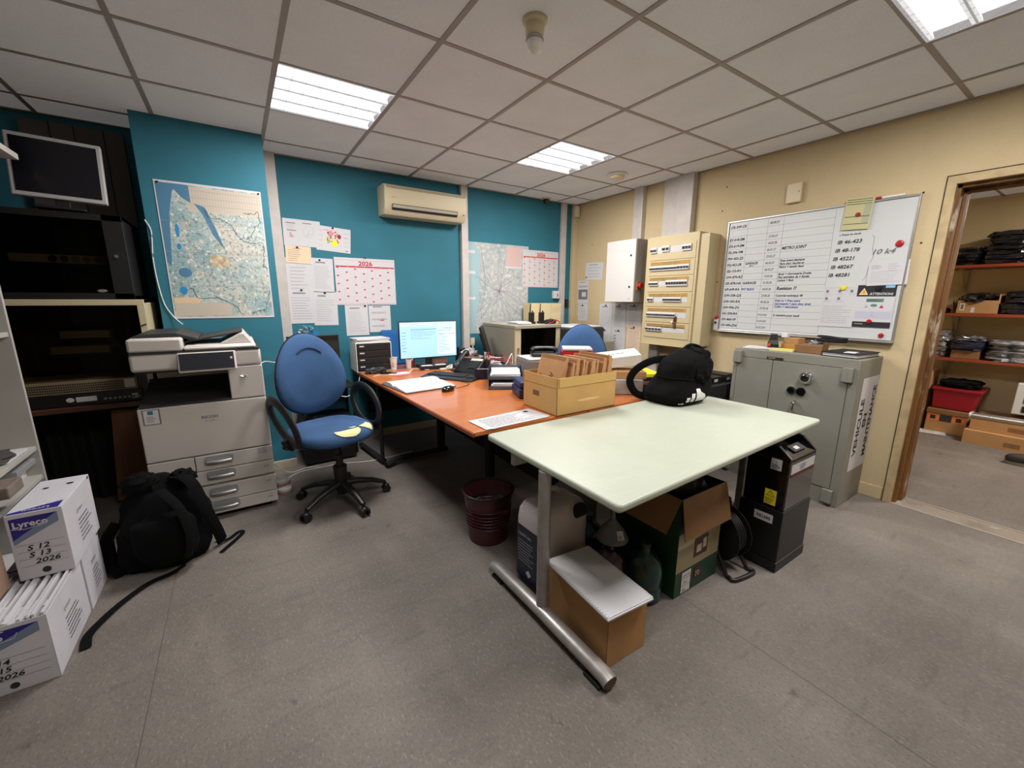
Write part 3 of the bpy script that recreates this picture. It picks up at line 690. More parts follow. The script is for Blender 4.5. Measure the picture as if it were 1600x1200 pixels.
# ================================================================== back wall
def sheet(name, label, cat, loc, rot, w, h, content=None, mats=None, tilt=0, group=None, pin=None, base=PAPER, th=.0008, curl=0):
    """a flat sheet, lower-left corner at loc, local x right / y up / z out of the wall"""
    m = MB()
    if curl: 
        n = 8
        for i in range(n):
            a, b_ = h*i/n, h*(i+1)/n; za, zb = .004+curl*(1-i/n)**3, .004+curl*(1-(i+1)/n)**3
            m.quad((0, a, za), (w, a, za), (w, b_, zb), (0, b_, zb), m=0)
    else: m.bx(0, 0, 0, w, h, th)
    if content: content(m, w, h)
    r = Euler(rot); 
    if tilt: r = (Euler(rot).to_matrix() @ Euler((0, 0, tilt)).to_matrix()).to_euler()
    o = m.build(name, [base]+(mats or []), loc=loc, rot=r)
    tag(o, label, cat, group)
    if pin:
        p = MB(); p.lathe([(.005, 0), (.009, .003), (.009, .007), (.004, .009)], (pin[0], pin[1], .0), n=12)
        p.build('push_pin', BLACKG, o, smooth=True)
    return o
def letter(seed, n=16, logo=False, top=.10):
    def f(m, w, h):
        m.lines(w*.12, h*.10, w*.9, h*(1-top-.12), n, seed, 1, .28)
        m.lines(w*.2, h*(1-top-.05), w*.7, h*(1-top), 1, seed+1, 2, .8)
        if logo: m.q(w*.5, h*.42, w*.68, h*.5, .001, 3); m.q(w*.36, h*.44, w*.47, h*.475, .001, 2)
    return f
IM = [INKL, INK, INKR]
Z = .001
def bw(x, z, k=1): return (x, YB-.0012*k, z)
# county map on the pier
MAPB = layered('map_print', '#b4bcb6', [('#7fa0a6', 2.6, .42, .58, (1, 1, 1), .85), ('#c4beb2', 6, .5, .6, (1, 1, 1), .8), ('#8f9f86', 9, .55, .66, (1, 1, 1), .6), ('#5b676c', 45, .54, .6, (1, 1, 1), .6), ('#e0ddd6', 34, .58, .62, (1, 1, 1), .7), ('#6f6a63', 90, .56, .62, (1, 1, 1), .5)], .7)
SEA = mat('map_sea', '#437392', .7); LAKE = mat('map_lake', '#1d7fb6', .7); BORD = mat('map_border', '#2a4a5c', .7); TAN = mat('map_town', '#a08a68', .7, noise_s=30, col2='#c9bda6')
def wobble(pts, amp, seed, k=7):
    out = []; r = random.Random(seed)
    for a, b_ in zip(pts, pts[1:]):
        for i in range(k): t_ = i/k; out.append((a[0]+(b_[0]-a[0])*t_+r.uniform(-amp, amp), a[1]+(b_[1]-a[1])*t_+r.uniform(-amp, amp)))
    return out+[pts[-1]]
def pline(m, pts, wd, z, mi):
    for a, b_ in zip(pts, pts[1:]):
        d = Vector((b_[0]-a[0], b_[1]-a[1])); n_ = Vector((-d.y, d.x)).normalized()*wd/2 if d.length > 1e-9 else Vector((0, 0))
        m.quad((a[0]-n_.x, a[1]-n_.y, z), (b_[0]-n_.x, b_[1]-n_.y, z), (b_[0]+n_.x, b_[1]+n_.y, z), (a[0]+n_.x, a[1]+n_.y, z), m=mi)
def county_map(m, w, h):
    P = lambda u, v: (u*w, v*h)
    m.quad(*[(*P(*p), .0012) for p in [(.012, .015), (.988, .015), (.988, .985), (.012, .985)]], m=1)
    m.quad(*[(*P(*p), .0014) for p in [(.012, .985), (.012, .42), (.05, .40), (.10, .78), (.15, .93), (.2, .985)]], m=2)
    m.quad(*[(*P(*p), .0016) for p in [(.12, .985), (.30, .985), (.30, .86), (.23, .89), (.16, .95)]], m=2)
    m.quad(*[(*P(*p), .0018) for p in [(.33, .86), (.42, .84), (.50, .70), (.56, .55), (.57, .53), (.47, .64), (.40, .78)]], m=2)
    m.quad(*[(*P(*p), .0018) for p in [(.42, .84), (.45, .80), (.45, .76), (.41, .79)]], m=2)
    m.q(.27*w, .80*h, .985*w, .975*h, .0015, 3)
    for k in range(26): m.q((.30+.026*k)*w, .815*h, (.302+.026*k)*w, .955*h, .0017, 6)
    for k in range(26): m.lines((.302+.026*k)*w, .82*h, (.32+.026*k)*w, .955*h, 22, k, 6, .4)
    for k in range(3): m.q(.27*w, (.85+.05*k)*h, .985*w, (.852+.05*k)*h, .0017, 6)
    m.blob((.145*w, .655*h, .0018), (.018*w, .05*h, .0004), 4); m.blob((.14*w, .54*h, .0018), (.02*w, .022*h, .0004), 4)
    m.blob((.16*w, .35*h, .0018), (.06*w, .035*h, .0004), 2); m.blob((.12*w, .215*h, .0018), (.035*w, .03*h, .0004), 4)
    m.blob((.50*w, .44*h, .0018), (.10*w, .05*h, .0004), 7)
    m.q(.02*w, .02*h, .56*w, .12*h, .0017, 3); m.lines(.03*w, .025*h, .55*w, .115*h, 9, 3, 6, .4); m.q(.02*w, .12*h, .26*w, .16*h, .0017, 8)
    for pts in ([(.45, .77), (.58, .76), (.66, .72), (.70, .66), (.74, .62), (.80, .60), (.86, .60), (.97, .60)], [(.80, .83), (.86, .82), (.95, .84), (.96, .76), (.90, .72), (.86, .66), (.80, .62)],
                [(.97, .60), (.96, .50), (.94, .42), (.985, .40)], [(.12, .22), (.20, .23), (.24, .16), (.42, .16), (.50, .14), (.60, .09), (.68, .02)], [(.98, .22), (.94, .12), (.90, .05), (.80, .05), (.76, .02)]):
        pline(m, [(a*w, b_*h) for a, b_ in wobble(pts, .009, len(pts))], .0035, .002, 5)
    r = random.Random(3)
    for k in range(46):
        x, y = r.uniform(.2, .95), r.uniform(.15, .78); pts = [(x, y)]; a = r.uniform(0, 6.3)
        for q in range(7): a += r.uniform(-.8, .8); x += .03*math.cos(a); y += .025*math.sin(a); pts.append((min(max(x, .03), .97), min(max(y, .03), .79)))
        pline(m, [(p[0]*w, p[1]*h) for p in pts], .0012, .0019, 6)
    for v in (.25, .5, .72): m.q(.012*w, v*h, .988*w, (v+.0025)*h, .0019, 6)
    m.q(.34*w, .015*h, .342*w, .8*h, .0019, 9)
MM = [MAPB, SEA, mat('map_table', '#b9aea0', .8), LAKE, BORD, mat('map_road', '#8b8a88', .8), TAN, mat('map_legend', '#d3b795', .8), INKL]
o = sheet('wall_map', 'large regional map with blue coastline pinned on the teal pier above the copier', 'map', (-.046, -.103, 1.22), WB, .59, .885, county_map, MM)
for px, pz in [(.02, .87), (.575, .87)]:
    m = MB(); m.cyl((px, pz, .001), (px, pz, .008), .006, n=10); m.build('push_pin', BLACKG, o)
# city map at right
MAPC = layered('map_city', '#a8abab', [('#7f969c', 2.6, .48, .66, (1, 1, 1), .7), ('#c2c0ba', 24, .5, .6, (1, 1, 1), .8), ('#5f666c', 46, .60, .66, (1, 1, 1), .75), ('#b89a92', 16, .62, .7, (1, 1, 1), .5)], .7)
def city_map(m, w, h):
    m.q(.0, .0, w, h, .0012, 1); m.q(0, 0, .1*w, h, .0014, 2); m.quad((.1*w, 0, .0014), (.16*w, .3*h, .0014), (.2*w, .9*h, .0014), (.1*w, h, .0014), m=2)
    r = random.Random(9)
    for k in range(16):
        a = 2*PI*k/16; x, y = .5*w, .48*h; pts = [(x, y)]
        for q in range(6): a += r.uniform(-.35, .35); x += .07*w*math.cos(a); y += .075*h*math.sin(a); pts.append((min(max(x, .1*w), w*.98), min(max(y, .02*h), h*.98)))
        pline(m, pts, .003, .0017, 3)
    pts = [(x*w, y*h) for x, y in wobble([(.22, .9), (.28, .6), (.26, .45), (.2, .3), (.22, .1)], .01, 4)]; pline(m, pts, .003, .0018, 3)
    for k in range(70): x, y = r.uniform(.18, .95)*w, r.uniform(.05, .95)*h; m.q(x, y, x+.006, y+.006, .0018, 4)
    for k in range(6): x, y = [(.02, .88), (.02, .66), (.02, .38), (.6, .64), (.85, .28), (.8, .5)][k]; m.q(x*w, y*h, (x+.1)*w, (y+.03)*h, .0019, 0)
    m.q(.62*w, .76*h, .86*w, .98*h, .0018, 5); m.q(.6*w, .74*h, .88*w, .76*h, .0018, 0)
sheet('wall_map', 'pale road map of a city partly covered by the second calendar', 'map', bw(2.405, .985), WB, .80, .97, city_map, [MAPC, mat('map_pale_blue', '#92adb3', .7), mat('map_mainroad', '#5f646b', .8), INK, mat('map_inset', '#c2a5a0', .8)])
# calendars
def calendar(m, w, h, red=1, seed=1):
    r = random.Random(seed)
    m.q(w*.02, h*.95, w*.985, h*.953, .001, red); m.q(w*.02, h*.80, w*.985, h*.83, .001, red)
    m.text('2026', w*.5, h*.845, h*.125, red, .0014, 'c', 1.2, bold=.035)
    for i in range(7):
        x = w*(.025+.139*i); m.text(['Janvier', 'F\u00e9vrier', 'Mars', 'Avril', 'Mai', 'Juin', 'Juillet'][i], x+w*.03, h*.806, h*.02, 0, .0013)
        m.q(x, h*.03, x+.0008, h*.80, .0011, 4)
        for d in range(31):
            y = h*(.785-.0242*d); m.q(x+w*.004, y, x+w*.034, y+h*.012, .001, 4 if (d+i*3) % 7 else red)
            if (d+i*3) % 7 == 0:
                m.q(x+w*.004, y-h*.006, x+w*.038, y+h*.018, .0012, red); m.q(x+w*.04, y, x+w*.135, y+.0006, .0012, 2)
    for k in range(4): x = w*(.13+.19*k); y = h*r.uniform(.1, .5); m.q(x, y, x+.0012, y+h*.2, .0012, 2)
    m.q(w*.02, h*.02, w*.985, h*.024, .001, red)
CALR = mat('calendar_red', '#b3203c', .7); CALO = mat('calendar_red_orange', '#c2402c', .7)
sheet('wall_calendar', 'large white 2026 wall calendar with crimson header, above two pinned letters', 'calendar', bw(1.078, 1.303, 3), WB, .542, .418, lambda m, w, h: calendar(m, w, h), [CALR, INKL, INK, mat('cal_pink', '#d9b7bf', .8)], group=None, pin=(.27, .425))
sheet('wall_calendar', '2026 wall calendar with orange-red figures hung near the corner over the city map', 'calendar', bw(3.125, 1.50, 3), WB, .53, .42, lambda m, w, h: calendar(m, w, h, 1, 4), [CALO, INKL, INK, mat('cal_pink2', '#cfae9f', .8)])
# small papers
def orgmap(m, w, h):
    m.q(w*.40, .0, w*.401, h, .001, 1); m.q(w*.08, h*.83, w*.33, h*.86, .001, 2); m.q(w*.10, h*.56, w*.34, h*.59, .001, 2); m.lines(w*.1, h*.62, w*.32, h*.8, 4, 4, 1, .3)
    for k in range(4): m.q(w*.16, h*(.33+.045*k), w*(.27-.02*k), h*(.35+.045*k), .001, 3)
    m.q(w*.52, h*.86, w*.76, h*.89, .001, 2); pline(m, [(w*(.67+.13*math.cos(a*.5)*(1+.15*math.sin(a*2.1))), h*(.56+.22*math.sin(a*.5))) for a in range(14)], .002, .001, 1)
    r = random.Random(2)
    for k in range(16): x, y = w*r.uniform(.52, .82), h*r.uniform(.35, .75); m.q(x, y, x+.005, y+.004, .001, 1 if k % 3 else 2)
sheet('notice', 'landscape white notice with a small outline map, above the beige note', 'notice', bw(.70, 1.795), WB, .285, .215, orgmap, IM, tilt=R(-1))
def flower(m, w, h):
    r = random.Random(8)
    for k in range(70):
        a, q = r.uniform(0, 6.3), r.random()**.5
        m.blob((w*(.47+.2*q*math.cos(a)), h*(.55+.3*q*math.sin(a)), .001), (.004+.006*r.random(), .004+.005*r.random(), .0003), 4+k % 4, nu=8, nv=4)
    for (x, y, s, c) in [(.42, .74, .024, 7), (.66, .64, .02, 5), (.52, .33, .028, 4)]: m.blob((w*x, h*y, .0014), (s*.8, s, .0003), c, nu=12, nv=4)
    for k in range(4): m.q(w*.05, h*(.2+.2*k), w*.18, h*(.215+.2*k), .001, 1); m.q(w*.8, h*(.25+.18*k), w*.93, h*(.265+.18*k), .001, 2 if k == 2 else 1)
    m.q(w*.85, h*.06, w*.92, h*.1, .001, 2); m.q(w*.2, h*.84, w*.35, h*.855, .001, 3)
sheet('notice', 'white notice with yellow, pink and purple blotches, right of the outline map notice', 'notice', bw(.945, 1.775, 2), WB, .28, .205, flower, IM+[mat('fl_yellow', '#e8dc1f', .8), mat('fl_purple', '#8c1f63', .8), mat('fl_green', '#7d8f4a', .8), mat('fl_pink', '#d1808f', .8)], tilt=R(-4), pin=(.13, .198))
sheet('notice', 'beige half-page note pinned above the white letters on the blue wall', 'notice', bw(.70, 1.655, 4), WB, .195, .14, lambda m, w, h: (m.lines(w*.1, h*.1, w*.6, h*.8, 6, 7, 1, .2), m.q(w*.3, h*.84, w*.6, h*.87, .001, 1)), [INK], base=PAPERB, pin=(.09, .132), tilt=R(-2))
sheet('notice', 'white letter directly under the beige note on the blue wall', 'notice', bw(.695, 1.40), WB, .195, .297, letter(11, 7), IM)
sheet('notice', 'white letter with a black clip, right of the beige note', 'notice', bw(.885, 1.415, 2), WB, .178, .29, letter(12, 14), IM, pin=(.07, .275), tilt=R(-1))
sheet('notice', 'white letter with a black clip, lower left of the group, above the swivel chair', 'notice', bw(.685, 1.145, 3), WB, .205, .295, letter(13, 9), IM, pin=(.11, .285))
sheet('notice', 'white letter at the lower right of the group of four above the swivel chair', 'notice', bw(.875, 1.125, 2), WB, .20, .295, letter(14, 10), IM, pin=(.1, .285), tilt=R(-1))
sheet('notice', 'white letter under the left half of the big 2026 calendar', 'notice', bw(1.14, 1.02), WB, .205, .288, letter(15, 15), IM, pin=(.18, .272))
sheet('notice', 'white letter with a small red logo under the right half of the big calendar', 'notice', bw(1.352, 1.045), WB, .205, .25, letter(16, 3, True, .02), IM)
m = MB(); r = random.Random(4)
for k in range(26): m.at((.80+r.uniform(-.05, .05), YB-.03, 1.09+r.uniform(-.045, .035)), (r.uniform(-1, 1), r.uniform(-1, 1), r.uniform(-1, 1))); m.bx(-.018, -.006, -.001, .018, .006, .001, k % 3)
m.at(); m.bx(.70, YB-.006, 1.02, .90, YB-.001, 1.075, 3)
tag(m.build('foil_rosette', [mat('foil_blue', '#2fa3c4', .3), ALU, WHITE, mat('blue_card', '#1d74a6', .6)], center=True), 'crumpled silver and blue foil decoration just above the chair back', 'decoration')
# air conditioner
t = thing('air_conditioner', 'beige wall-mounted air conditioner under the ceiling', 'air conditioner', (1.9, .2, 2.09), world=True)
prof = [(YB-.005, 2.10), (.14, 2.10), (.105, 2.135), (.085, 2.20), (.08, 2.32), (.10, 2.345), (.14, 2.352), (YB-.005, 2.352)]
ACB = mat('ac_beige', '#bdb195', .5)
m = MB(); m.prism(prof, 1.495, 2.30, axis='x'); m.build('casing', ACB, t, bevel=.006, smooth=True)
m = MB(); m.bx(1.52, .076, 2.315, 2.28, .086, 2.335); m.build('top_grille', mat('ac_dark', '#8d8368', .6), t)
m = MB(); m.quad((1.56, .080, 2.185), (2.20, .080, 2.185), (2.20, .098, 2.137), (1.56, .098, 2.137), m=0); m.quad((1.565, .079, 2.18), (2.195, .079, 2.18), (2.195, .094, 2.150), (1.565, .094, 2.150), m=1); m.build('outlet_flap', [BLACKM, mat('ac_flap', '#a9a495', .5)], t)
m = MB(); m.at((0, .079, 0), WB); m.text('HITACHI', 1.555, 2.235, .012, 0, 0); m.q(2.255, 2.155, 2.268, 2.165, 0, 1); m.build('badge', [INK, BLACKM], t)
# corner bits
t = thing('motion_sensor', 'small white motion sensor high in the corner between blue and cream walls', 'sensor', (3.86, .25, 2.34), world=True)
m = MB(); m.bx(3.835, .21, 2.335, 3.905, .255, 2.465); m.build('body', BEIGEP, t, bevel=.01); m = MB(); m.bx(3.85, .206, 2.40, 3.89, .211, 2.45); m.build('lens', WHITE, t, bevel=.003)
t = thing('wall_socket', 'small beige wall outlet below the city map', 'socket', (2.447, .29, .88), world=True)
m = MB(); m.bx(2.42, .275, .86, 2.475, .299, .94); m.build('plate', BEIGEP, t, bevel=.004); m = MB(); m.bx(2.442, .27, .75, 2.452, .299, .86); m.build('cable_duct', WHITE, t); m = MB(); m.cyl((2.4475, .274, .90), (2.4475, .2765, .90), .012, n=14); m.build('switch_key', PAPERG, t)
m = MB(); m.bx(3.765, .27, 1.27, 3.815, .299, 1.36); m.bx(3.77, .262, 1.31, 3.81, .27, 1.35, 1); tag(m.build('key_reader', [BLACK, BLACKG], bevel=.004, center=True), 'small black wall box beside the corner trunking on the blue wall', 'wall box')
t = thing('wall_box', 'small grey-white junction box below the second calendar', 'wall box', (3.61, .28, 1.38), world=True)
m = MB(); m.bx(3.57, .255, 1.37, 3.66, .299, 1.46); m.build('box', PAPERG, t, bevel=.004); m = MB(); m.q(0, 0, .02, .03); m.at((3.62, .254, 1.39), WB); m.q(0, 0, .012, .04, .0, 0); m.build('switch_key', BLACKM, t)
m = MB(); m.bx(1.455, YB-.012, .72, 1.73, YB-.002, 1.06); tag(m.build('plastic_sheet', mat('blue_sheet', '#1d64a8', .6), center=True), 'light blue plastic sheet standing on the desk behind the monitor', 'sheet')
# ceiling devices
t = thing('ceiling_siren', 'cylindrical white ceiling detector near the top centre', 'detector', (1.46, -2.15, H))
m = MB(); m.lathe([(.052, 0), (.052, -.012), (.040, -.02), (.038, -.06), (.032, -.065)][::-1], n=24); m.build('body', BEIGEP, t, smooth=True)
m = MB(); m.lathe([(.012, -.125), (.030, -.11), (.034, -.075), (.03, -.066)], n=24); m.build('lens', WHITE, t, smooth=True); m = MB(); m.lathe([(.036, -.072), (.038, -.075), (.036, -.078)], n=24); m.build('ring', GREYP, t)
t = thing('smoke_detector', 'round white smoke detector right of the far ceiling light', 'detector', (3.36, -.87, H))
m = MB(); m.lathe([(.035, -.045), (.06, -.035), (.065, -.02)], n=28); m.build('chamber', BEIGEP, t, smooth=True); m = MB(); m.lathe([(.09, -.018), (.095, -.01), (.09, 0)], n=28); m.build('base', WHITE, t, smooth=True)
t = thing('smoke_detector', 'small dark ceiling sensor at the far edge by the blue wall', 'detector', (3.39, .22, H))
m = MB(); m.lathe([(.05, -.015), (.055, 0)], n=20); m.build('base', BEIGEP, t); m = MB(); m.lathe([(.015, -.06), (.032, -.04), (.035, -.015)], n=20); m.build('lens', BLACKG, t, smooth=True)

# ================================================================== cream wall (coordinates: y along the wall, z up)
def cw(y, z, k=1): return (XW-.0012*k, y, z)
t = thing('distribution_panel', 'tall cream electrical panel full of circuit breakers', 'electrical panel', (3.84, -1.22, .94), world=True)
PX = 3.75
m = MB(); m.bx(PX+.02, -1.49, .935, XW-.003, -.955, 1.955); m.build('cabinet', PANELB, t, bevel=.004)
m = MB(); m.bx(PX+.003, -1.50, .935, PX+.02, -.945, 1.945); fp = m.build('front_frame', PANELB, t, bevel=.004)
m = MB(); m.bx(PX-.02, -1.49, .925, PX+.06, -.93, .935); m.build('bottom_lip', PANELB, t, bevel=.002)
m = MB(); m.bx(PX+.02, -1.585, .945, XW-.003, -1.495, 1.93); m.build('side_channel', PANELB, t, bevel=.003)
def brk(y0, y1, z0, z1, n):      # a breaker row in a cover strip
    m = MB(); m.at((PX+.0015, y0, z0), WY); w = y0-y1; m.bx(0, 0, 0, w, z1-z0, .012)
    h = z1-z0
    for k in range(n): m.bx(w*(k+.10)/n, h*.28, .012, w*(k+.86)/n, h*.66, .017, 1 if k % 5 else 2)
    m.q(0, h*.7, w, h*.95, .0125, 3); return m
rows = [(1.73, 1.876, 1.85, 0, [(-1.0, -1.07, 1.80, 1.85, 3), (-1.13, -1.21, 1.805, 1.86, 2), (-1.345, -1.436, 1.80, 1.855, 3)]),
        (1.585, 1.725, 1.705, 1, [(-1.003, -1.31, 1.635, 1.675, 18), (-1.31, -1.43, 1.635, 1.68, 4)]),
        (1.435, 1.58, 1.56, 1, [(-1.005, -1.11, 1.495, 1.535, 6), (-1.20, -1.425, 1.49, 1.545, 8)]),
        (1.295, 1.43, 1.41, 1, [(-1.0, -1.07, 1.345, 1.385, 2), (-1.18, -1.375, 1.345, 1.385, 12)]),
        (1.148, 1.29, 1.27, 1, [(-1.003, -1.33, 1.20, 1.24, 14)]),
        (.995, 1.143, 1.12, 1, [(-1.0, -1.19, 1.06, 1.10, 5)])]
for z0, z1, zl, lab, bk in rows:
    m = MB(); m.bx(PX-.002, -1.478, z0+.002, PX+.004, -.985, z1); cv = m.build('cover_strip', PANELB, fp, bevel=.0015)
    if lab:
        m = MB(); m.at((PX-.0025, -1.005, zl-.022), WY); m.q(0, 0, .43, .033, 0, 0); m.lines(.01, .004, .4, .03, 2, int(z0*99), 1, .25); m.build('label_strip', [OCHRE, INK], fp)
    m = MB(); m.at((PX-.0025, -1.005, bk[0][2]), WY); m.q(0, -.004, .43, bk[0][3]-bk[0][2]+.004, 0, 0); m.build('window_strip', LGREY, fp)
    for (a, b_, c, d, n) in bk: brk(a, b_, c, d, n).build('breaker_row', [LGREY, DGREY, INKB, WHITE], fp).location.x -= .004
t = thing('key_bunch', 'small dark red key tag and keys hanging on the breaker rows', 'keys', (PX-.02, -1.33, 1.13), world=True)
m = MB(); m.bx(PX-.012, -1.345, 1.16, PX-.006, -1.315, 1.21); m.build('tag', mat('maroon', '#4f1218', .5), t, bevel=.002); m = MB(); m.bx(PX-.014, -1.34, 1.10, PX-.008, -1.315, 1.155); m.build('leather_fob', mat('fob', '#5c431e', .6), t, bevel=.002); m = MB(); m.bx(PX-.012, -1.31, 1.15, PX-.008, -1.29, 1.165); m.build('key', WHITE, t)
t = thing('electrical_box', 'plain white metal electrical box with two key locks left of the breaker panel', 'electrical box', (3.8, -.66, 1.34), world=True)
m = MB(); m.bx(3.71, -.855, 1.335, XW-.003, -.465, 1.96); m.build('enclosure', mat('box_grey', '#8b8580', .5), t, bevel=.004)
m = MB(); m.bx(3.695, -.853, 1.337, 3.712, -.467, 1.958); dr = m.build('door', mat('box_white', '#c9c5c2', .5), t, bevel=.003)
for z in (1.80, 1.49):
    m = MB(); m.cyl((3.69, -.80, z), (3.696, -.80, z), .010, n=14); m.build('lock', BLACKM, dr)
m = MB(); m.at((3.6945, -.79, 1.36), WY); m.q(0, 0, .02, .016, 0, 0); m.build('sticker', INKL, dr)
t = thing('isolator_switch', 'red rotary isolator switch on the side of the white electrical box', 'switch', (3.75, -.87, 1.48), world=True)
m = MB(); m.bx(3.73, -.868, 1.455, 3.79, -.856, 1.545); m.build('plate', mat('plate_ochre', '#8a6a2a', .6), t, bevel=.003); m = MB(); m.cyl((3.76, -.868, 1.50), (3.76, -.905, 1.50), .030, n=20); m.build('knob', REDP, t, smooth=True, bevel=.003)
t = thing('wall_plate', 'small beige blank wall plate above the whiteboard', 'wall plate', (XW-.01, -2.14, 2.08), world=True)
m = MB(); m.bx(XW-.03, -2.196, 2.085, XW-.001, -2.092, 2.225); m.build('cover', BEIGEP, t, bevel=.008); m = MB(); m.cyl((XW-.032, -2.18, 2.16), (XW-.029, -2.18, 2.16), .004, n=8); m.build('screw', DGREY, t)
# whiteboard
t = thing('whiteboard', 'large whiteboard with a handwritten vehicle table in black and blue marker', 'whiteboard', (XW-.004, -1.672, 1.108), WY)
BW, BH = 1.185, .895
m = MB()
for a in [(-.012, -.014, BW+.012, 0), (-.012, BH, BW+.012, BH+.012), (-.012, 0, 0, BH), (BW, 0, BW+.012, BH)]: m.bx(a[0], a[1], -.001, a[2], a[3], .022)
m.bx(-.012, -.02, -.001, BW+.012, -.012, .04); m.build('frame', ALU, t, bevel=.002)
rowsz = [BH-.012]+[BH-.012-(BH-.025)*k/17 for k in range(1, 18)]
c1, c2_, c3, c4 = .305-.14, .30, .43, .56+.20
m = MB(); m.bold = .03; m.bx(0, 0, 0, BW, BH, .012, 3)
for y in rowsz[1:]: pline(m, [(.006, y), (.30, y-.001), (c4, y)], .0014, .0124, 1)
for x in (.155, .31, .425, c4): pline(m, [(x, BH-.01), (x+.003, .5), (x, .012)], .0016, .0124, 1)
pl_ = ['CR-349-CK', '', 'EY-018-EM', 'EX-619-EM', 'FS-396-VM', 'FW-455-ZS', 'FQ-452-SR', 'GE-153-RV', 'GW-870-RZ', 'GK-878-HA', 'GP-649-RA', 'GW-338-QX', 'GW-343-RX', 'GW-936-ZV', 'GC-320-RA', 'GV-460-VP', 'GV-494-ZW']
dt = ['03.09.27', '', '27.05.27', '18.02.28', '26.01.27', '23.02.27', '06.03.27', '05.02.27', '13.05.26', '21.03.26', '24.05.26', '23.06.26', '05.06.26', '27.05.26', '27.06.2026', '31.03.2027', '02.02.2028']
nt_ = {4: ['METRO JOINT'], 6: ['Pneu avant plastique', 'Pare choc gauche av', 'Retro + essuie glace'], 8: ['Bruit + Carrosserie Droite', 'Plus entretien de + fumée', 'Lampe + feux'], 10: ['Revision ??'], 11: ['Controle technique 48'], 12: ['Frein av + Pneu avant', 'Carrosserie + pare choc droit', 'Coffre + retroviseur'], 14: ['A remettre pour lundi']}
for i in range(17):
    y = rowsz[i]-.036
    if pl_[i]: m.text(pl_[i], .012, y, .029, 0, .0126, sx=.95, slant=.12)
    if dt[i]: m.text(dt[i], .325 if len(dt[i]) < 9 else .315, y, .024 if len(dt[i]) < 9 else .02, 1 if i != 0 else 0, .0126, sx=.82, slant=.15)
    if i in nt_:
        s_ = nt_[i]; hh = .036 if i == 10 else (.030 if i == 4 else .023)
        for k, q in enumerate(s_): m.text(q, .434, y-(.024*k)+(.012 if len(s_) > 1 else 0), hh, 0 if i != 12 else 2, .0126, sx=.9, slant=.2)
m.text('GARAGE', .165, rowsz[6]-.03, .026, 0, .0126, slant=.15); m.text('GUY', .20, rowsz[6]-.048, .018, 2, .0126); m.text('GARAGE', .162, rowsz[9]-.036, .028, 0, .0126, slant=.15); m.text('PNT BLEUS', .158, rowsz[10]-.035, .025, 2, .0126, sx=.85, slant=.1)
m.text('v Pneus en stock', .80, .70, .018, 0, .0126, slant=.2)
for k, q in enumerate(['IB 46-423', 'IB 48-178', 'IB 45221', 'IB 48267', 'IB 48281']): m.text(q, .795-.006*k, .645-.056*k, .034, 0, .0126, slant=.2, sx=1.05)
pline(m, spline([Vector((.985, .685, 0)), Vector((1.0, .67, 0)), Vector((1.0, .6, 0)), Vector((1.012, .55, 0)), Vector((.998, .5, 0)), Vector((.99, .42, 0)), Vector((.975, .39, 0))], 4), .0022, .0126, 1)
m.text('10 k4', .995, .56, .045, 1, .0126, slant=.35, sx=1.2)
m.build('board', [INKB, INK, mat('ink_blue', '#2a3f8c', .7), mat('board_white', '#c3c5c5', .3)], t)
def magnet(y, z, label, mt, r=.018, off=.013, nm='magnet'):
    o = thing(nm, label, 'magnet', (XW-.004-off, y, z), WY); m = MB(); m.lathe([(r, 0), (r, .007), (r*.8, .010)], n=20); m.build('disc', mt, o, smooth=True)
    m = MB(); m.lathe([(r*.55, .010), (r*.5, .0115)], n=20); m.build('dimple', mt, o); return o
magnet(-2.808, 1.725, 'bright red round magnet on the right part of the whiteboard', REDP, .021)
magnet(-2.80, 1.135, 'dark red round magnet at the lower right corner of the whiteboard', REDP, .015)
magnet(-2.725, 1.225, 'dark red magnet holding the foot of the warning poster', REDP, .014, .018)
magnet(-2.55, 1.452, 'yellow round magnet holding the instruction sheet', YELL, .017, .018)
magnet(-2.565, 1.935, 'dark red magnet in the middle of the yellow card', REDP, .014, .024)
magnet(-2.745, 1.445, 'black round magnet on the dark heading of the warning poster', BLACKM, .017, .018)
def instr(m, w, h):
    for k, (x, y) in enumerate([(.06, .78), (.42, .78), (.76, .78), (.06, .60), (.42, .60)]):
        m.q(w*x, h*y, w*(x+.26), h*(y+.002), .001, 1); m.q(w*x, h*(y+.15), w*(x+.26), h*(y+.152), .001, 1)
        m.q(w*(x+.03), h*(y+.07), w*(x+.11), h*(y+.13), .001, 2); m.lines(w*x, h*(y+.01), w*(x+.24), h*(y+.06), 3, k, 1, .3)
    m.q(w*.04, h*.96, w*.9, h*.963, .001, 2); m.lines(w*.06, h*.08, w*.94, h*.54, 9, 5, 1, .28)
sheet('instruction_sheet', 'white instruction sheet with small pictures under a yellow magnet on the whiteboard', 'notice', (XW-.0195, -2.43, 1.178), WY, .205, .285, instr, IM)
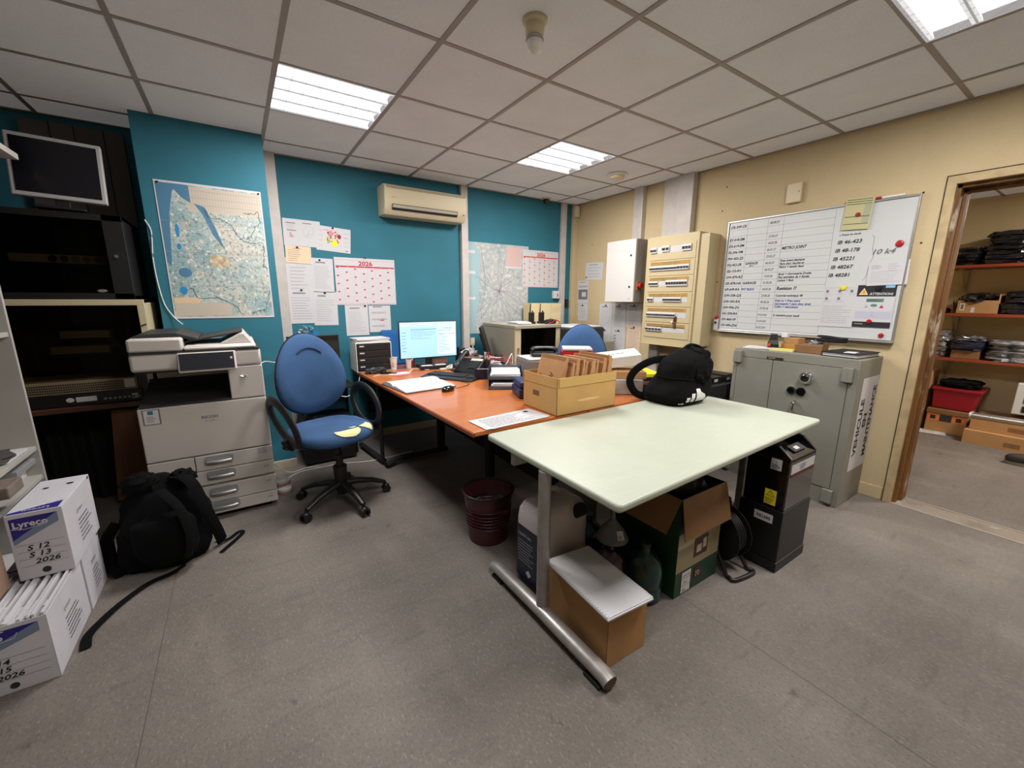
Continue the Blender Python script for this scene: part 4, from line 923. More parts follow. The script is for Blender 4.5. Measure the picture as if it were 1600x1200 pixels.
def attention(m, w, h):
    m.q(0, h*.73, w, h, .001, 2); m.q(0, 0, w, h*.13, .001, 2); m.quad((w*.05, h*.77, .0012), (w*.30, h*.77, .0012), (w*.175, h*.93, .0012), m=3); m.quad((w*.08, h*.785, .0013), (w*.27, h*.785, .0013), (w*.175, h*.91, .0013), m=4)
    m.text('!', w*.175, h*.79, h*.10, 2, .0015, 'c', 1.3); m.text('ATTENTION!', w*.34, h*.765, h*.075, 0, .0014, sx=.98, slant=.05, bold=.03)
    m.q(w*.28, h*.60, w*.73, h*.68, .001, 5); m.lines(w*.31, h*.61, w*.70, h*.67, 2, 2, 2, .3); m.quad((w*.24, h*.46, .001), (w*.36, h*.46, .001), (w*.3, h*.54, .001), m=1); m.quad((w*.64, h*.46, .001), (w*.76, h*.46, .001), (w*.7, h*.54, .001), m=6); m.blob((w*.5, h*.52, .001), (w*.09, h*.035, .0003), 5)
    m.q(w*.03, h*.20, w*.97, h*.38, .001, 7); pline(m, [(w*.5, h*.36), (w*.47, h*.30), (w*.52, h*.26), (w*.58, h*.25)], .004, .0013, 1); m.lines(w*.06, h*.06, w*.3, h*.09, 1, 1, 0, .4)
    m.q(w*.72, h*.93, w*.95, h, .0013, 8)
sheet('warning_poster', 'white and black ATTENTION! poster with a yellow warning triangle on the whiteboard', 'poster', (XW-.0205, -2.632, 1.186), WY, .205, .282, attention, [INKL, INKB, WHITE, mat('warn_yellow', '#e8b020', .6), mat('stamp_green', '#5c7a72', .7), INKR, mat('lilac', '#b5b3c2', .8), mat('tape_blue', '#7fb2d6', .6)])
sheet('paper_form', 'white form held over the right edge of the whiteboard, above the warning poster', 'notice', (XW-.024, -2.675, 1.462), WY, .207, .155, lambda m, w, h: (m.lines(w*.08, h*.1, w*.92, h*.6, 6, 3, 1, .2), m.lines(w*.08, h*.68, w*.35, h*.86, 3, 9, 2, .25), m.lines(w*.5, h*.55, w*.8, h*.9, 4, 2, 1, .3)), IM, tilt=R(2))
def ycard(m, w, h):
    for k, y in enumerate([.93, .86, .79, .40, .17]): m.q(w*.04, h*y, w*.94, h*(y+.018), .001, 1)
    m.q(w*.70, h*.2, w*.95, h*.78, .0009, 2)
sheet('yellow_card', 'pale yellow striped card clipped over the top edge of the whiteboard', 'card', (XW-.028, -2.478, 1.845), WY, .155, .205, ycard, [INKB, mat('card_grey', '#a3a68c', .8)], base=PAPERY, tilt=R(-3))
t = thing('marker_pen', 'red-capped marker lying on the top rim of the whiteboard', 'marker', (XW-.012, -2.70, 2.03), world=True)
m = MB(); m.cyl((XW-.016, -2.675, 2.024), (XW-.016, -2.79, 2.024), .008, n=12); m.build('barrel', WHITE, t, smooth=True); m = MB(); m.cyl((XW-.016, -2.645, 2.024), (XW-.016, -2.675, 2.024), .009, n=12); m.build('cap', REDP, t, smooth=True)
t = thing('key_remote', 'grey hand remote with a red button hanging at the lower left corner of the whiteboard', 'remote', (XW-.02, -1.64, 1.10), world=True)
m = MB(); m.bx(XW-.035, -1.665, 1.095, XW-.012, -1.625, 1.20); m.build('body', LGREY, t, bevel=.005); m = MB(); m.bx(XW-.036, -1.66, 1.19, XW-.012, -1.63, 1.222); m.build('red_end', REDP, t, bevel=.004); m = MB(); m.cyl((XW-.036, -1.645, 1.165), (XW-.041, -1.645, 1.165), .01, n=10); m.build('button', BLACK, t)
# cream wall papers
sheet('notice', 'white paper pinned high on the cream wall left of the white electrical box', 'notice', cw(.095, 1.595), WY, .29, .20, letter(31, 4), IM, pin=(.02, .03), tilt=R(-2))
def dark(m, w, h): m.q(w*.05, h*.18, w*.95, h*.62, .001, 2); m.q(w*.4, h*.3, w*.8, h*.5, .0012, 0); m.q(w*.08, h*.70, w*.92, h*.80, .001, 1); m.q(w*.15, h*.92, w*.8, h*.94, .001, 2)
sheet('notice', 'narrow notice with a dark grey block on the cream wall near the corner', 'notice', cw(.215, 1.31), WY, .18, .275, dark, IM)
sheet('notice', 'narrow white notice just below the one with the dark block', 'notice', cw(.20, 1.10), WY, .17, .205, letter(33, 7), IM, pin=(.08, .19))
for i, (y, z, w_, h_, bs, lb) in enumerate([(-.175, 1.02, .20, .295, PAPER, 'white lined notice below the electrical box, upper left of six'), (-.385, 1.02, .195, .30, PAPERG, 'greyish notice below the electrical box, upper middle of six'), (-.59, 1.06, .20, .26, PAPERG, 'greyish notice below the electrical box, upper right of six'),
        (-.17, .76, .205, .27, PAPER, 'white notice with a red bar, lower left of six below the electrical box'), (-.385, .78, .20, .255, PAPER, 'white notice with bold entries, lower middle of six below the electrical box'), (-.61, .80, .19, .285, PAPERB, 'beige notice, lower right of six below the electrical box')]):
    def f(m, w, h, i=i):
        letter(40+i, 12)(m, w, h)
        if i == 3: m.q(w*.12, h*.3, w*.22, h*.62, .001, 3)
        if i == 4:
            for k in range(5): m.q(w*.15, h*(.15+.13*k), w*.35, h*(.18+.13*k), .0012, 2)
    sheet('notice', lb, 'notice', cw(y, z, 1+i % 2), WY, w_, h_, f, IM, base=bs, pin=(w_*.5, h_-.02), group=None)

# ================================================================== grey safe
t = thing('steel_safe', 'grey two-door steel safe with a chrome combination dial', 'safe', (3.71, -2.43, 0), world=True)
SX, SY0, SY1, SZ = 3.51, -2.835, -2.045, 1.0
m = MB(); m.bx(SX+.012, SY0, 0, XW-.016, SY1, SZ); m.build('body', SAFE, t, bevel=.006)
m = MB(); m.bx(SX, SY0, 0, SX+.012, SY1, .115); m.bx(SX, SY0, SZ-.06, SX+.012, SY1, SZ); m.bx(SX, SY0, .115, SX+.012, SY0+.05, SZ-.06); m.bx(SX, SY1-.03, .115, SX+.012, SY1, SZ-.06); m.build('front_frame', SAFE, t, bevel=.002)
yc = -2.33
drs = []
for (a, b_) in [(SY0+.052, yc-.002), (yc+.002, SY1-.032)]:
    m = MB(); m.bx(SX-.003, a, .118, SX+.011, b_, SZ-.063); drs.append(m.build('door', SAFE, t, bevel=.002))
for (y, z) in [(SY0+.055, SZ-.10), (SY0+.055, .07), (SY1-.035, SZ-.06), (SY1-.035, .07)]:
    m = MB(); m.bx(SX-.028, y-.03, z-.045, SX+.0, y-.003, z+.045); m.bx(SX-.024, y+.003, z-.045, SX+.0, y+.03, z+.045); m.cyl((SX-.018, y, z-.047), (SX-.018, y, z+.047), .009, n=10); m.build('hinge', SAFE, t, bevel=.003)
d = drs[0]
yd, zd = -2.555, .845
m = MB(); m.cyl((SX-.003, yd, zd), (SX-.012, yd, zd), .042, n=32); m.cyl((SX-.012, yd, zd), (SX-.035, yd, zd), .038, .034, n=32); m.build('dial_ring', CHROME, d, smooth=True)
m = MB(); m.cyl((SX-.035, yd, zd), (SX-.05, yd, zd), .025, .02, n=24); m.build('dial_knob', BLACKG, d, smooth=True)
for (y, c) in [(-2.475, CHROME), (-2.535, BLACKG)]:
    m = MB(); m.cyl((SX-.003, y, .745), (SX-.014, y, .745), .028, n=24); m.build('keyhole_cover', c, d, smooth=True)
m = MB(); m.cyl((SX-.014, -2.475, .745), (SX-.016, -2.475, .745), .019, n=20); m.build('keyhole', BLACKG, d)
m = MB(); m.tube([(SX-.01, -2.51, .60), (SX-.035, -2.51, .61), (SX-.035, -2.51, .665), (SX-.01, -2.51, .675)], .006, n=8, smooth=4); m.tube([(SX-.02, -2.53, .655), (SX-.035, -2.51, .67), (SX-.02, -2.49, .655)], .005, n=8, smooth=4); m.build('pull_handle', CHROME, d, smooth=True)
m = MB(); m.at((SX-.0035, -2.285, SZ-.056), WY); m.q(0, 0, .11, .017, 0, 0); m.text('FICHET', .012, .004, .012, 1, .0004, sx=1.2); m.build('maker_plate', [mat('plate_maroon', '#3a1c1c', .4), LGREY], t)
m = MB(); m.at((3.60, SY0-.001, .235), WB); m.quad((.0, .0, 0), (.295, .0, 0), (.295, .64, 0), (.0, .64, 0), m=0)
for k, (q, s_) in enumerate([('VEHICULE', .1), ('EN', .1), ('MAINTENANCE', .1)]):
    m.text(q, .088+.092*k, [.30, .34, .32][k], .080, 1, .001, 'c', [1.10, 1.0, .90][k], rot=PI/2, bold=.03)
m.build('sign', [PAPER, INKB], t)

# things on the safe
def pile(name, label, cat, c, w, d, n, h, mats, seed=0, rz=0, group=None):
    r = random.Random(seed); m = MB(); z = c[2]
    for k in range(n):
        hh = h/n; m.at((c[0]+r.uniform(-.008, .008), c[1]+r.uniform(-.008, .008), z), (0, 0, rz+r.uniform(-.08, .08))); m.bx(-w/2, -d/2, 0, w/2, d/2, hh*.96, k % len(mats)); z += hh
    return tag(m.build(name, mats, center=True), label, cat, group)
Zs = SZ+.001
pile('paper_stack', 'loose white papers at the left end of the safe top', 'papers', (3.66, -2.16, Zs), .19, .20, 4, .008, [PAPER, PAPERG], 2, .3)
t = thing('radio_charger', 'black two-way radio charger standing on the papers on the safe', 'charger', (3.72, -2.22, Zs+.009), (0, 0, .5))
m = MB(); m.rings([[(x*k, y*k, z) for x, y in [(-.035, -.035), (.035, -.035), (.035, .035), (-.035, .035)]] for k, z in [(1, 0), (1, .025), (.75, .055), (.6, .10), (.55, .10)]]); m.build('cradle', BLACK, t, bevel=.004)
m = MB(); m.bx(-.045, .02, .01, -.03, .04, .03); m.build('indicator', mat('orange_red', '#c5441d', .5), t)
t = thing('parts_tray', 'orange-brown cardboard tray with small white labels on the safe', 'tray', (3.80, -2.36, Zs), (0, 0, -.05))
m = MB(); m.bx(-.06, -.09, 0, .06, .09, .045); m.bx(-.05, -.02, .045, .05, .08, .085, 1); m.build('tray', [mat('ochre_card', '#b27b35', .8), KRAFT], t, bevel=.003); m = MB(); m.bx(-.055, .06, .086, -.02, .10, .12); m.build('white_box', WHITE, t, bevel=.002)
t = thing('yellow_box', 'small yellow and white packet on the front edge of the safe top', 'packet', (3.60, -2.34, Zs), (0, 0, .1)); m = MB(); m.bx(-.03, -.075, 0, .03, .075, .016); m.bx(-.029, -.05, .016, .029, .02, .017, 1); m.build('packet', [mat('pale_yellow', '#d8cf8a', .6), mat('lime', '#c9d22a', .6)], t, bevel=.002)
m = MB(); m.blob((3.83, -2.47, Zs+.04), (.035, .05, .035), amp=.5, fr=3, seed=3, zmin=Zs); tag(m.build('crumpled_bag', BAG, smooth=True, center=True), 'crumpled pale green plastic bag behind the brown tray on the safe', 'bag')
t = thing('cardboard_box', 'small brown cardboard box open on top near the middle of the safe', 'box', (3.66, -2.50, Zs), (0, 0, -.03))
m = MB(); m.bx(-.05, -.085, 0, .05, .085, .055); m.build('carton', KRAFTD, t, bevel=.003); m = MB(); m.bx(-.05, -.085, .055, .05, -.083, .075); m.build('flap', KRAFTD, t)
t = thing('cable_coil', 'coiled black cable lying on the small brown box on the safe', 'cable', (3.75, -2.55, Zs+.075), world=True)
m = MB(); pts = []
for i in range(70): a = i*.36; pts.append((3.74+.045*math.cos(a)*(1+.1*math.sin(a*3)), -2.585+.085*math.sin(a), Zs+.082+.012*math.sin(a*.7)+.0004*i))
m.tube(pts, .006, n=7); m.build('cable', BLACKM, t, smooth=True)
t = thing('document_folder', 'black folder with white sheets poking out at the right end of the safe top', 'folder', (3.70, -2.72, Zs), (0, 0, R(-6)))
m = MB(); m.bx(-.15, -.10, 0, .14, .11, .004, 0); m.bx(-.15, -.10, .026, .14, .11, .031, 0); m.bx(-.145, .105, 0, .14, .11, .03, 0); m.build('cover', mat('folder_black', '#14161f', .5), t)
m = MB(); m.bx(-.142, -.094, .005, .135, .104, .024); m.build('sheets', PAPER, t); m = MB(); m.at((-.08, -.03, .0315), (0, 0, .2)); m.bx(-.05, -.03, 0, .06, .03, .001); m.build('white_card', PAPER, t)

# ================================================================== on the desks
DZT = TZ+.001
t = thing('drawer_unit', 'white desktop drawer unit with black drawers under a pile of papers', 'drawers', (1.29, .06, DZT), (0, 0, R(-1)))
m = MB(); m.bx(-.155, -.10, 0, .155, .16, .008); m.bx(-.155, -.10, .252, .155, .16, .262); m.bx(-.155, -.10, 0, -.147, .16, .26); m.bx(.147, -.10, 0, .155, .16, .26); m.bx(-.155, .15, 0, .155, .16, .26); m.build('housing', WHITE, t, bevel=.003)
for k in range(4):
    m = MB(); m.bx(-.145, -.105, .012+.06*k, .145, .12, .068+.06*k); d = m.build('drawer', BLACK, t, bevel=.003)
    m = MB(); m.at((-.125, -.1055, .045+.06*k), WB); m.q(0, 0, .04, .010, 0, 0); m.build('label_tab', PAPER, d)
pile('paper_pile', 'uneven pile of white papers on top of the drawer unit', 'papers', (1.29, .08, DZT+.263), .29, .21, 7, .03, [PAPER, PAPERG], 3, .05)
t = thing('glasses_case', 'crumpled dark grey cloth case at the corner of the orange desk', 'case', (1.27, -.12, DZT), (0, 0, .1)); m = MB(); m.blob((0, 0, .018), (.085, .04, .03), e=.7, amp=.4, fr=3, seed=2, zmin=0); m.build('case', DGREY, t, smooth=True)
def cup(x, y, r, h, lab, band):
    t = thing('paper_cup', lab, 'cup', (x, y, DZT)); m = MB(); m.lathe([(r*.72, 0), (r, h), (r*1.06, h+.001), (r*1.06, h+.005), (r*.94, h+.005), (r*.68, .005)], n=24, caps=False); m.lathe([(.001, .004), (r*.72, .004)], n=24, caps=False); c = m.build('cup_body', mat('cup_white', '#d8cfca', .6), t, smooth=True)
    m = MB(); band(m, r, h); m.build('printed_band', [mat('cup_pink', '#c2876e', .6), REDP], c)
def b1(m, r, h):
    for k in range(5): m.blob((-.4*r+.3*r*math.cos(k*2), -(r*.83), h*.35+.007*k), (.006, .003, .005), 0, nu=8, nv=6)
def b2(m, r, h):
    pts = lambda z: r*(.72+.28*z/h)+.0008
    for k in range(6):
        a0, a1 = R(-75+12*k), R(-75+12*(k+1)); z0, z1 = .008, h*.92
        m.quad((pts(z0)*math.cos(a0), pts(z0)*math.sin(a0), z0), (pts(z0)*math.cos(a1), pts(z0)*math.sin(a1), z0), (pts(z1)*math.cos(a1), pts(z1)*math.sin(a1), z1), (pts(z1)*math.cos(a0), pts(z1)*math.sin(a0), z1), m=1)
cup(1.455, -.04, .035, .11, 'taller pale paper cup with a faint pink print beside the drawer unit', b1)
cup(1.60, -.05, .034, .085, 'shorter white paper cup with a dark red panel beside the monitor', b2)
t = thing('computer_monitor', 'widescreen monitor showing a pale blue document window on the orange desk', 'monitor', (1.80, -.05, DZT), (0, 0, R(-2)))
m = MB(); m.bx(-.285, -.012, .085, .285, .018, .435); cs = m.build('casing', BLACK, t, bevel=.004)
SCR = mat('screen_glow', '#9fcbe8', .3, emit=.5); SI = mat('screen_ink', '#4c7390', .4, emit=.15); SL = mat('screen_white', '#c3dff0', .3, emit=.55); 
m = MB(); m.at((-.277, -.0125, .097), WB); m.q(0, 0, .554, .33, 0, 0); W_, H_ = .554, .33
m.q(.005, .292, W_-.005, .323, .0005, 2); m.lines(.02, .295, W_-.02, .32, 2, 3, 1, .2, ragged=.1); m.q(.10, .262, .35, .266, .0006, 1); m.lines(.10, .17, .34, .258, 6, 5, 1, .12, ragged=.6); m.lines(.015, .05, .06, .25, 7, 8, 1, .12)
m.q(.36, .02, .545, .288, .0005, 2); m.lines(.37, .24, .53, .28, 3, 4, 1, .3); m.lines(.37, .04, .50, .22, 12, 6, 1, .2, ragged=.7); m.q(.37, .215, .54, .218, .0008, 1)
m.build('display', [SCR, SI, SL], cs)
m = MB(); m.bx(-.03, .0, .012, .03, .03, .12); m.bx(-.11, -.07, 0, .11, .09, .012); m.build('stand', BLACK, t, bevel=.004)
t = thing('monitor_riser', 'low black tray with small white cards under the monitor', 'tray', (1.79, -.17, DZT), (0, 0, R(-3))); m = MB(); m.bx(-.14, -.045, 0, .14, .03, .035); m.build('tray', BLACK, t, bevel=.006)
m = MB(); m.bx(-.12, -.04, .0352, -.02, .01, .038); m.build('card', PAPERG, t); m = MB(); m.bx(.01, -.04, .0352, .11, .01, .038); m.build('card', PAPER, t)
t = thing('desk_speaker', 'small black speaker box right of the monitor', 'speaker', (2.13, -.05, DZT)); m = MB(); m.bx(-.035, -.05, 0, .035, .05, .17); m.build('case', BLACK, t, bevel=.012, seg=3); m = MB(); m.cyl((0, -.051, .11), (0, -.049, .11), .026, n=20); m.build('cone', DGREY, t)
t = thing('steel_cup', 'small brushed metal pot standing behind the monitor stand', 'pot', (1.66, .06, DZT)); m = MB(); m.lathe([(.03, 0), (.033, .075), (.03, .075), (.028, .005)], n=20); m.build('pot', ALU, t, smooth=True)
t = thing('desk_organiser', 'silver desk tray behind the monitor stand', 'tray', (1.93, .06, DZT)); m = MB(); m.bx(-.10, -.03, 0, .10, .04, .008); m.bx(-.10, -.03, 0, .10, -.026, .06); m.bx(-.10, .036, 0, .10, .04, .06); m.build('tray', ALU, t, bevel=.002)
t = thing('note_sheets', 'loose white sheets with a red sheet beneath, in front of the cups', 'papers', (1.44, -.30, DZT), (0, 0, .35)); m = MB(); m.bx(-.10, -.06, 0, .09, .07, .001); m.build('red_sheet', mat('pale_red', '#c4614d', .7), t); m = MB(); m.at((.01, .04, .0014), (0, 0, -.4)); m.bx(-.09, -.05, 0, .08, .06, .001); m.build('white_sheet', PAPER, t)
t = thing('smartphone', 'black smartphone beside the grey cloth case', 'phone', (1.36, -.20, DZT), (0, 0, -.5)); m = MB(); m.bx(-.07, -.035, 0, .07, .035, .008); m.build('body', BLACKG, t, bevel=.003)
m = MB(); m.tube([(1.20, -.29, DZT+.003), (1.27, -.26, DZT+.004), (1.33, -.30, DZT+.004), (1.50, -.28, DZT+.004), (1.58, -.20, DZT+.02), (1.66, -.19, DZT+.006), (1.72, -.24, DZT+.006)], .0028, n=6, smooth=6); tag(m.build('charging_cable', WHITE, smooth=True, center=True), 'thin white charging cable curling in front of the cups', 'cable')
# open diary
t = thing('open_notebook', 'large open diary with white pages at the edge of the orange desk', 'book', (1.39, -.81, DZT), (0, 0, R(6)))
m = MB(); m.bx(-.20, -.225, 0, .20, .205, .004); m.build('cover', DGREY, t)
m = MB()
for sgn, (y0, y1) in ((0, (-.22, -.01)), (1, (-.01, .20))):
    n = 8; rs = []
    for i in range(n+1):
        u = i/n; y = y0+(y1-y0)*u; v = u if sgn == 0 else 1-u
        z = .010+.014*math.sin(v*PI*.5)**2 if sgn == 0 else .012+.030*math.sin(max(0, min(1, v))*PI)**.7*(.4+.6*v)
        rs.append((y, z))
    for (a, za), (b_, zb) in zip(rs, rs[1:]): m.quad((-.195, a, za), (.195, a, za), (.195, b_, zb), (-.195, b_, zb), m=0); m.quad((-.195, a, .004), (.195, a, .004), (.195, a, za), (-.195, a, za), m=0) if a == y0 else None; m.quad((-.195, a, .004), (-.195, a, za), (-.195, b_, zb), (-.195, b_, .004), m=0); m.quad((.195, a, .004), (.195, b_, .004), (.195, b_, zb), (.195, a, za), m=0)
m.at((0, 0, .0255), (R(3), 0, 0)); 
for k in range(5): m.q(-.17, -.20+.035*k, .17, -.199+.035*k, -.002, 1)
m.at((.06, -.06, .0265), (R(3), 0, 0)); m.lines(0, -.05, .12, .02, 4, 4, 1, .3)
m.build('pages', [PAPER, INKL], t, smooth=True, sub=-1)
# keyboard, mouse, phone
t = thing('keyboard', 'wide black computer keyboard turned sideways on the orange desk', 'keyboard', (1.74, -.67, DZT), (0, 0, R(-58)))
m = MB(); m.prism([(-.105, 0), (.095, 0), (.095, .024), (-.03, .018), (-.105, .008)], -.24, .24, axis='x'); m.build('case', BLACK, t, bevel=.003)
m = MB()
for rr in range(5):
    for kk in range(18):
        x = -.225+.0252*kk; y = -.032+.024*rr
        if 14 == kk: continue
        m.at((x, y, .0185+.0007*rr), (R(4), 0, 0)); m.bx(0, 0, 0, .0215, .020, .005)
m.build('keys', mat('key_black', '#1c1c1f', .6), t)['kind'] = 'stuff'
m = MB(); m.at((-.17, -.075, .0135), (R(7), 0, 0)); m.bx(0, -.012, -.002, .34, .012, .0); m.build('wrist_rest', DGREY, t)
t = thing('computer_mouse', 'shiny black computer mouse on the orange desk', 'mouse', (1.50, -1.11, DZT), (0, 0, R(25)))
m = MB(); m.blob((0, 0, .010), (.055, .032, .028), e=.85, zmin=0); m.build('shell', BLACKG, t, smooth=True); m = MB(); m.blob((.03, 0, .034), (.008, .003, .005)); m.build('wheel', GREYP, t)
m = MB(); m.tube([(1.552, -1.085, DZT+.006), (1.62, -1.06, DZT+.003), (1.70, -1.02, DZT+.003), (1.745, -.96, DZT+.003), (1.72, -.88, DZT+.003)], .002, n=6, smooth=6); tag(m.build('mouse_cable', BLACKM, center=True), 'thin black mouse cable curving on the orange desk', 'cable')
t = thing('desk_phone', 'black office telephone with a handset tilted up behind the keyboard', 'telephone', (1.97, -.53, DZT), (0, 0, R(-52)))
m = MB(); m.prism([(-.11, 0), (.11, 0), (.11, .11), (.095, .115), (-.10, .03)], -.10, .12, axis='x'); ph = m.build('base', BLACK, t, bevel=.006)
m = MB(); m.at((.05, .0, .077), (R(22.5), 0, 0))
for i in range(5):
    for j in range(4): m.bx(-.03+.02*j, -.07+.022*i, 0, -.015+.02*j, -.055+.022*i, .005)
m.bx(-.05, .055, 0, .06, .09, .004, 1); m.build('keypad', [DGREY, mat('lcd', '#b9bfae', .3)], ph)
m = MB(); m.tube([(-.07, -.115, .055), (-.07, -.10, .085), (-.07, -.04, .105), (-.07, .05, .15), (-.07, .10, .165), (-.07, .12, .14)], [.022, .024, .015, .015, .024, .022], n=12, flat=1.3, smooth=3); m.build('handset', BLACK, t, smooth=True)
m = MB(); pts = [(-.09-.05*math.sin(i/60*PI)+.006*math.cos(i*1.3), -.10+.0015*i, .02+.006*math.sin(i*1.3)) for i in range(60)]; m.tube(pts, .0018, n=5); m.build('coiled_cord', BLACKM, t)
t = thing('adhesive_tape_box', 'small cream eraser block and white crumpled tissue in front of the monitor tray', 'tissue', (1.88, -.30, DZT)); m = MB(); m.bx(-.08, -.02, 0, -.02, .02, .018); m.build('eraser', BEIGEP, t, bevel=.004); m = MB(); m.blob((.03, 0, .018), (.04, .03, .022), amp=.6, fr=3, zmin=0); m.build('tissue', WHITE, t, smooth=True)
# letter trays
def tray(x, y, z, rz, label, col, fill=True):
    t = thing('letter_tray', label, 'letter tray', (x, y, z), (0, 0, rz))
    m = MB(); w, d, h = .13, .17, .06
    m.bx(-w, -d, 0, w, d, .004); m.bx(-w, -d, 0, -w+.004, d, h); m.bx(w-.004, -d, 0, w, d, h); m.bx(-w, d-.004, 0, w, d, h); m.bx(-w, -d, 0, w, -d+.004, .025); m.build('tray', col, t, bevel=.002)
    m = MB(); m.bx(-.11, -.155, .005, .112, .155, .03); m.at((0, 0, .031), (0, 0, .06)); m.bx(-.105, -.15, 0, .105, .15, .008, 1); m.build('papers', [PAPERG, PAPER], t)
    return t
tray(1.96, -1.15, DZT, R(-30), 'lower smoky plastic letter tray full of papers beside the blue box', CLEARP)
tray(1.985, -1.11, DZT+.063, R(-33), 'upper smoky plastic letter tray stacked on the lower one', CLEARP)
t = thing('navy_tray', 'dark navy letter tray standing behind the smoky ones', 'letter tray', (2.03, -.83, DZT), (0, 0, R(-28))); m = MB(); m.bx(-.14, -.09, 0, .14, .15, .004); m.bx(-.14, -.09, 0, .14, -.085, .085); m.bx(-.14, -.09, 0, -.136, .15, .06); m.bx(.136, -.09, 0, .14, .15, .06); m.build('tray', mat('tray_navy', '#141c33', .35), t, bevel=.002); m = MB(); m.bx(-.12, -.07, .005, .12, .13, .05); m.build('papers', PAPERG, t)
t = thing('blue_box', 'dark blue plastic box pressed against the cardboard file box', 'box', (1.93, -1.52, DZT), (0, 0, R(-20))); m = MB(); m.bx(-.11, -.11, 0, .10, .11, .065); m.build('lower_half', NAVY, t, bevel=.012, seg=3); m = MB(); m.bx(-.105, -.105, .067, .095, .10, .11); m.build('lid', NAVY, t, bevel=.014, seg=3)
# cardboard file box with envelopes
t = thing('file_box', 'open cardboard box full of brown envelopes where the orange desk meets the mint table', 'box', (1.97, -1.865, DZT), world=True)
bx0, bx1, by0, by1, bz1 = 1.737, 2.205, -2.028, -1.705, DZT+.215
BOXA = mat('box_card', '#b99157', .8, noise_s=5, noise_a=.06); k = .005
m = MB(); m.bx(bx0, by0, DZT, bx1, by1, DZT+k); m.bx(bx0, by0, DZT, bx0+k, by1, bz1); m.bx(bx1-k, by0, DZT, bx1, by1, bz1); m.bx(bx0, by1-k, DZT, bx1, by1, bz1); m.bx(bx0, by0, DZT, bx1, by0+k, bz1); bd = m.build('carton', BOXA, t, bevel=.002)
m = MB(); m.bx(bx0+.012, by0-.004, bz1-.055, bx1-.004, by0-.0005, bz1-.002); m.build('front_flap', mat('flap_ochre', '#bd9a5a', .8), bd, bevel=.002)
m = MB(); m.at((bx0-.0008, by1, DZT), (PI/2, 0, -PI/2)); m.q(.10, .085, .16, .115, 0, 0); m.q(.004, .155, .318, .157, 0, 1)
m.build('printed_marks', [mat('stamp_brown', '#6b4a2e', .8), KRAFTD], bd)
m = MB(); m.at((bx0, by0-.0008, DZT), WB); m.blob((.24, .07, 0), (.09, .009, .0004)); m.build('scuff_mark', mat('scuff', '#cfae74', .8), bd)
ENV = mat('envelope_brown', '#b5875a', .8, noise_s=8, noise_a=.08)
r = random.Random(6)
xx = bx0+.03
for k in range(13):
    thk = r.uniform(.016, .026)
    if k == 0: thk = .03
    h_ = .315 if k == 0 else r.uniform(.275, .305)
    o = thing('envelope', 'stuffed brown envelope standing in the cardboard file box' if k else 'front brown envelope with a handwritten mark in the cardboard file box', 'envelope', (xx+.02, (by0+by1)/2+r.uniform(-.01, .01), DZT+.008), (0, R(12 if k == 0 else r.uniform(5, 12)), 0), group='brown envelopes in the file box')
    m = MB(); wv = .14 if k else .12
    pts = [(-thk/2, -wv, 0), (thk/2, -wv, 0), (thk/2, wv, 0), (-thk/2, wv, 0)]
    m.rings([[(x*q, y, z) for x, y, _ in pts] for q, z in [(1, 0), (1.1, h_*.4), (.9, h_*.8), (.35, h_)]]); e_ = m.build('sleeve', ENV, o, bevel=.004, smooth=True)
    m = MB(); m.bx(-thk*.3, -wv+.01, h_*.93, thk*.8, wv-.01, h_*1.0+.002); m.build('folded_flap', mat('env_edge', '#946a42', .8), o, bevel=.002)
    if k == 0:
        o['group'] = ''; del o['group']
        m = MB(); m.at((-thk/2-.0045, .10, .14), (PI/2, 0, -PI/2)); m.text('26', .03, .02, .05, 0, 0, sx=.6, slant=.3, rot=1.3); m.text('A4', .13, .03, .05, 0, 0, sx=.6, slant=.3, rot=1.3); m.build('handwriting', INKB, o)
    xx += thk+.008
# sheets on the desk
t = thing('printed_sheets', 'white printed sheets lying at the corner where orange desk and mint table meet', 'papers', (1.50, -1.915, DZT), (0, 0, R(5)))
m = MB(); m.bx(-.19, -.10, 0, .21, .09, .001); m.build('sheet', PAPER, t); m = MB(); m.at((-.01, -.02, .0015), (0, 0, R(-3))); m.bx(-.21, -.085, 0, .20, .10, .001); m.lines(-.17, -.07, .14, .08, 11, 3, 1, .3, z=.0016); m.q(.14, .06, .17, .085, .0014, 2); m.build('sheet', [PAPER, INK, INKB], t)
# printer with a phone on top
t = thing('small_printer', 'grey label printer with a white top behind the cardboard box', 'printer', (2.42, -.98, DZT), (0, 0, R(-12)))
m = MB(); m.bx(-.16, -.13, 0, .16, .15, .15); pr_ = m.build('body', mat('printer_grey', '#77746f', .5), t, bevel=.012, seg=3); m = MB(); m.bx(-.155, -.125, .151, .155, .14, .165); m.build('lid', LGREY, t, bevel=.008); m = MB(); m.bx(-.10, -.134, .03, .10, -.128, .06); m.build('paper_slot', BLACKM, pr_)
t = thing('desk_phone', 'black telephone lying flat on top of the grey printer', 'telephone', (2.46, -.98, DZT+.167), (0, 0, R(-30)))
m = MB(); m.bx(-.11, -.08, 0, .11, .08, .03); m.build('base', BLACK, t, bevel=.01); m = MB(); m.tube([(-.10, .0, .035), (-.09, 0, .06), (0, 0, .068), (.09, 0, .06), (.10, 0, .035)], [.02, .022, .016, .022, .02], n=10, flat=1.4, smooth=3); m.build('handset', BLACK, t, smooth=True)
